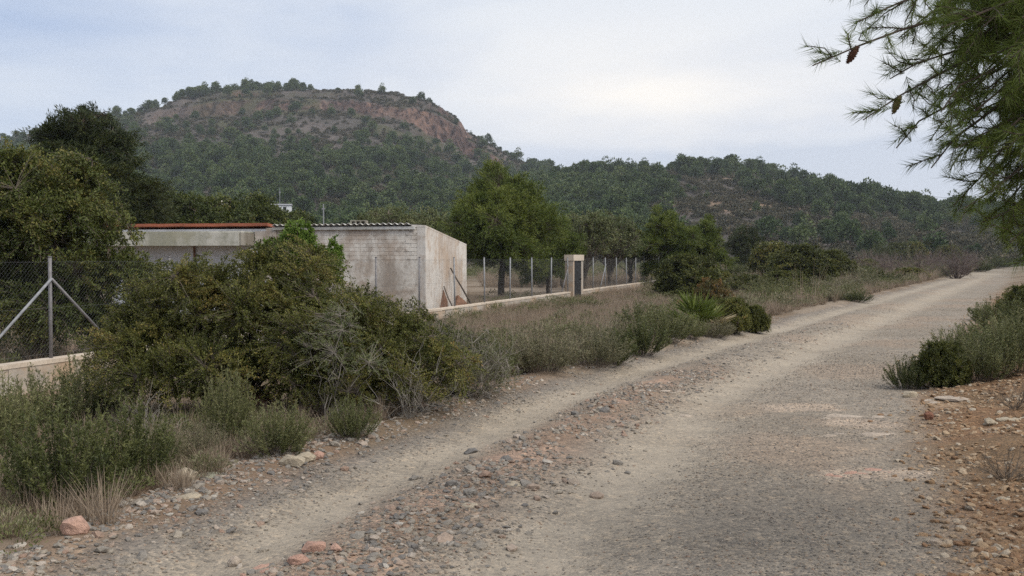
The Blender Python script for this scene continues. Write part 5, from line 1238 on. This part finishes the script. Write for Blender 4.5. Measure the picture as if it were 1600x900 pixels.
cH = proto_collection('herb_kinds', [('herb_kind', tiny_herb(90 + i)) for i in range(4)])
put_grass('ground_herbs', [(380, 5, 12, -60, 640, 1.0, 0.4, 0.9), (1000, 5, 12, -600, -60, 1.0, 0.5, 1.1), (800, 12, 45, 500, 1100, 1.0, 0.8, 1.6), (900, 25, 80, 1000, 1500, 1.0, 1.2, 2.4), (1500, 70, 180, 700, 1560, 1.0, 2.5, 5), (130, 6, 13, 1420, 1640, 1.0, 0.3, 0.7), (300, 13, 60, 1380, 1680, 1.0, 0.8, 1.8), (900, 13, 45, -60, 700, 1.0, 0.8, 1.8)], cH, 4, 'low grey green herbs among the dry grass', 'ground cover', 0.55)

# ------------------------------------------------------------------ the pine whose boughs hang into the picture
def near_pine():
    rng = np.random.default_rng(120); bx, by = 3.75, 5.1; bz = lh(bx, by)
    root = empty('near_pine', (bx, by, bz)); tag(root, 'pine with long needles and brown cones hanging over the road from above', 'pine tree')
    g = Geo(); tp = np.array([(0, 0, -0.2), (0.03, 0.0, 1.0), (-0.04, 0.05, 2.2), (0.03, 0.1, 3.4), (0, 0.1, 4.6), (0.05, 0.05, 5.6)])
    g.tube(tp, [0.17, 0.145, 0.125, 0.1, 0.07, 0.03], 12)
    f = Geo(); B = np.array([bx, by, bz]); bough = []
    def w(px, py, d): return np.array([(px - 800) / F * d, d, EYE + (HORIZON - py) / F * d]) - B
    tips = [(1300, -10, 4.1, 1), (1268, 100, 4.0, 1), (1330, 40, 4.2, 1), (1345, 185, 4.2, 1), (1395, 225, 4.3, 1), (1450, 255, 4.3, 1), (1488, 318, 4.5, 1), (1530, 350, 4.6, 1), (1400, 10, 4.5, 1), (1440, 100, 4.7, 1), (1500, 165, 4.4, 1), (1560, 265, 4.7, 1), (1585, 385, 5.0, 1), (1380, 120, 4.4, 1)]
    for i in range(125):
        px = 1390 + 380 * rng.random() ** 0.75; lim = np.interp(px, [1340, 1400, 1470, 1500, 1600, 1800], [190, 225, 275, 330, 395, 420])
        tips.append((px, -70 + (lim + 60) * rng.random(), 3.9 + 2.0 * rng.random(), 0.9))
    for i in range(30): px = 1490 + 200 * rng.random(); tips.append((px, 200 + (np.interp(px, [1490, 1520, 1600, 1700], [300, 345, 400, 420]) - 200) * rng.random(), 4.1 + 1.6 * rng.random(), 0.9))
    for px, py, d, q in tips:
        T = w(px, py, d); k = np.clip((T[2] + 0.55 + 0.5 * rng.random()) / 5.0, 0.35, 0.9)
        A = np.array([np.interp(k * 5, tp[:, 2], tp[:, j]) for j in range(3)])
        M = A * 0.45 + T * 0.55 + np.array([0, 0, 0.22]) + rng.normal(size=3) * 0.08
        tt = np.linspace(0, 1, 12)[:, None]; P = (1 - tt) ** 2 * A + 2 * tt * (1 - tt) * M + tt ** 2 * T + rng.normal(size=(12, 3)) * 0.012 * tt
        g.tube(P, np.linspace(0.017, 0.0028, 12), 5); bough.append(P[5:-1])
        nt_ = 16; s = 0.42 + 0.58 * np.linspace(0, 1, nt_)
        tw_end, tw_dir = [T], [norm(P[-1] - P[-2])]
        TWP = []
        for j in range(nt_ - 1):
            a = np.array([np.interp(s[j], tt[:, 0], P[:, c]) for c in range(3)]); dd = norm(P[-1] - P[4]); side_ = norm(np.cross(dd, rng.normal(size=3)))
            dr_ = norm(dd * 0.75 + side_ * 0.8 + np.array([0, 0, -0.05])); ln = (0.34 - 0.2 * (s[j] - 0.42) / 0.58) * (0.6 + 0.5 * rng.random())
            e_ = a + dr_ * ln + rng.normal(size=3) * 0.015; TWP.append([a, (a + e_) / 2 + rng.normal(size=3) * 0.012, e_]); tw_end.append(e_); tw_dir.append(norm(e_ - a))
        g.tubes(np.array(TWP), 0.0035, 0.0018, sides=4)
        tw_end = np.array(tw_end); tw_dir = np.array(tw_dir); m_ = len(tw_end); per = 84
        back = 0.17 * rng.random((m_, per)) ** 0.9
        Pn = tw_end[:, None] - tw_dir[:, None] * back[..., None]
        rd_ = norm(np.cross(np.repeat(tw_dir[:, None], per, 1), rng.normal(size=(m_, per, 3))))
        D = tw_dir[:, None] * (0.75 + 0.3 * rng.random((m_, per, 1))) + rd_ * (0.55 + 0.35 * rng.random((m_, per, 1)))
        T_ = np.clip(0.5 + rng.normal(size=(m_, 1)) * 0.16 + rng.normal(size=(m_, per)) * 0.12, 0, 1)
        f.needles(Pn.reshape(-1, 3), D.reshape(-1, 3), 0.05 + 0.035 * rng.random(m_ * per), 0.0026, rng, T_.ravel())
    obj('trunk', g.mesh('trunk'), BARK, root); obj('crown', f.mesh('crown'), NEARPINE, root)
    M_CONE = rough_mat('cone_brown', (0.05, 0.022, 0.014), (0.12, 0.055, 0.032), 60, 0.8, 0.4, 0.003)
    M_CONE2 = rough_mat('cone_green', (0.09, 0.075, 0.03), (0.15, 0.12, 0.05), 60, 0.8, 0.4, 0.003)
    for px, py, d, mt, ang in ((1318, 104, 4.02, M_CONE, 0.55), (1373, 150, 4.3, M_CONE2, 0.35)):
        c = Geo(); n_ = 9; ln = 0.085
        zc = np.linspace(0, 1, n_); rr = 0.015 * np.sin(np.clip(zc * 0.86 + 0.12, 0, 1) * math.pi) ** 0.75
        c.tube(np.stack([np.zeros(n_), np.zeros(n_), -zc * ln], 1), rr, 10)
        for q in range(70):
            z_ = q / 70; az = q * 2.399; r_ = 0.0155 * math.sin(min(z_ * 0.86 + 0.12, 1) * math.pi) ** 0.75
            p0 = np.array([math.cos(az) * r_, math.sin(az) * r_, -z_ * ln]); o_ = np.array([math.cos(az), math.sin(az), -0.5])
            c.leaves(p0[None] - o_[None] * 0.002, o_[None], 0.007, 0.009, rng, 0.5, 0.3)
        o = obj('cone', c.mesh('cone'), mt, root); q_ = np.concatenate(bough); ey = np.array([0, 0, EYE]) - B; pr_ = norm(q_ - ey); tg = norm(w(px, py - 14, d) - ey); o.location = q_[np.argmax(pr_ @ tg - 0.002 * np.linalg.norm(q_ - ey, axis=1))]; o.rotation_euler = (0, ang, 0)
near_pine()

# ------------------------------------------------------------------ thin haze
g = Geo(); g.box((-625, -60, -6), (785, 835, 175)); hz = obj('haze', g.mesh('haze'))
m, t, out = new_mat('haze_air'); pv = N(t, 'ShaderNodeVolumePrincipled'); pv.inputs['Color'].default_value = (0.86, 0.92, 1.0, 1); pv.inputs['Density'].default_value = 0.00019; pv.inputs['Anisotropy'].default_value = 0.0
L(t, pv.outputs[0], out.inputs['Volume']); hz.data.materials.append(m)
tag(hz, 'thin pale haze in the air before the hills', 'haze', kind='stuff')
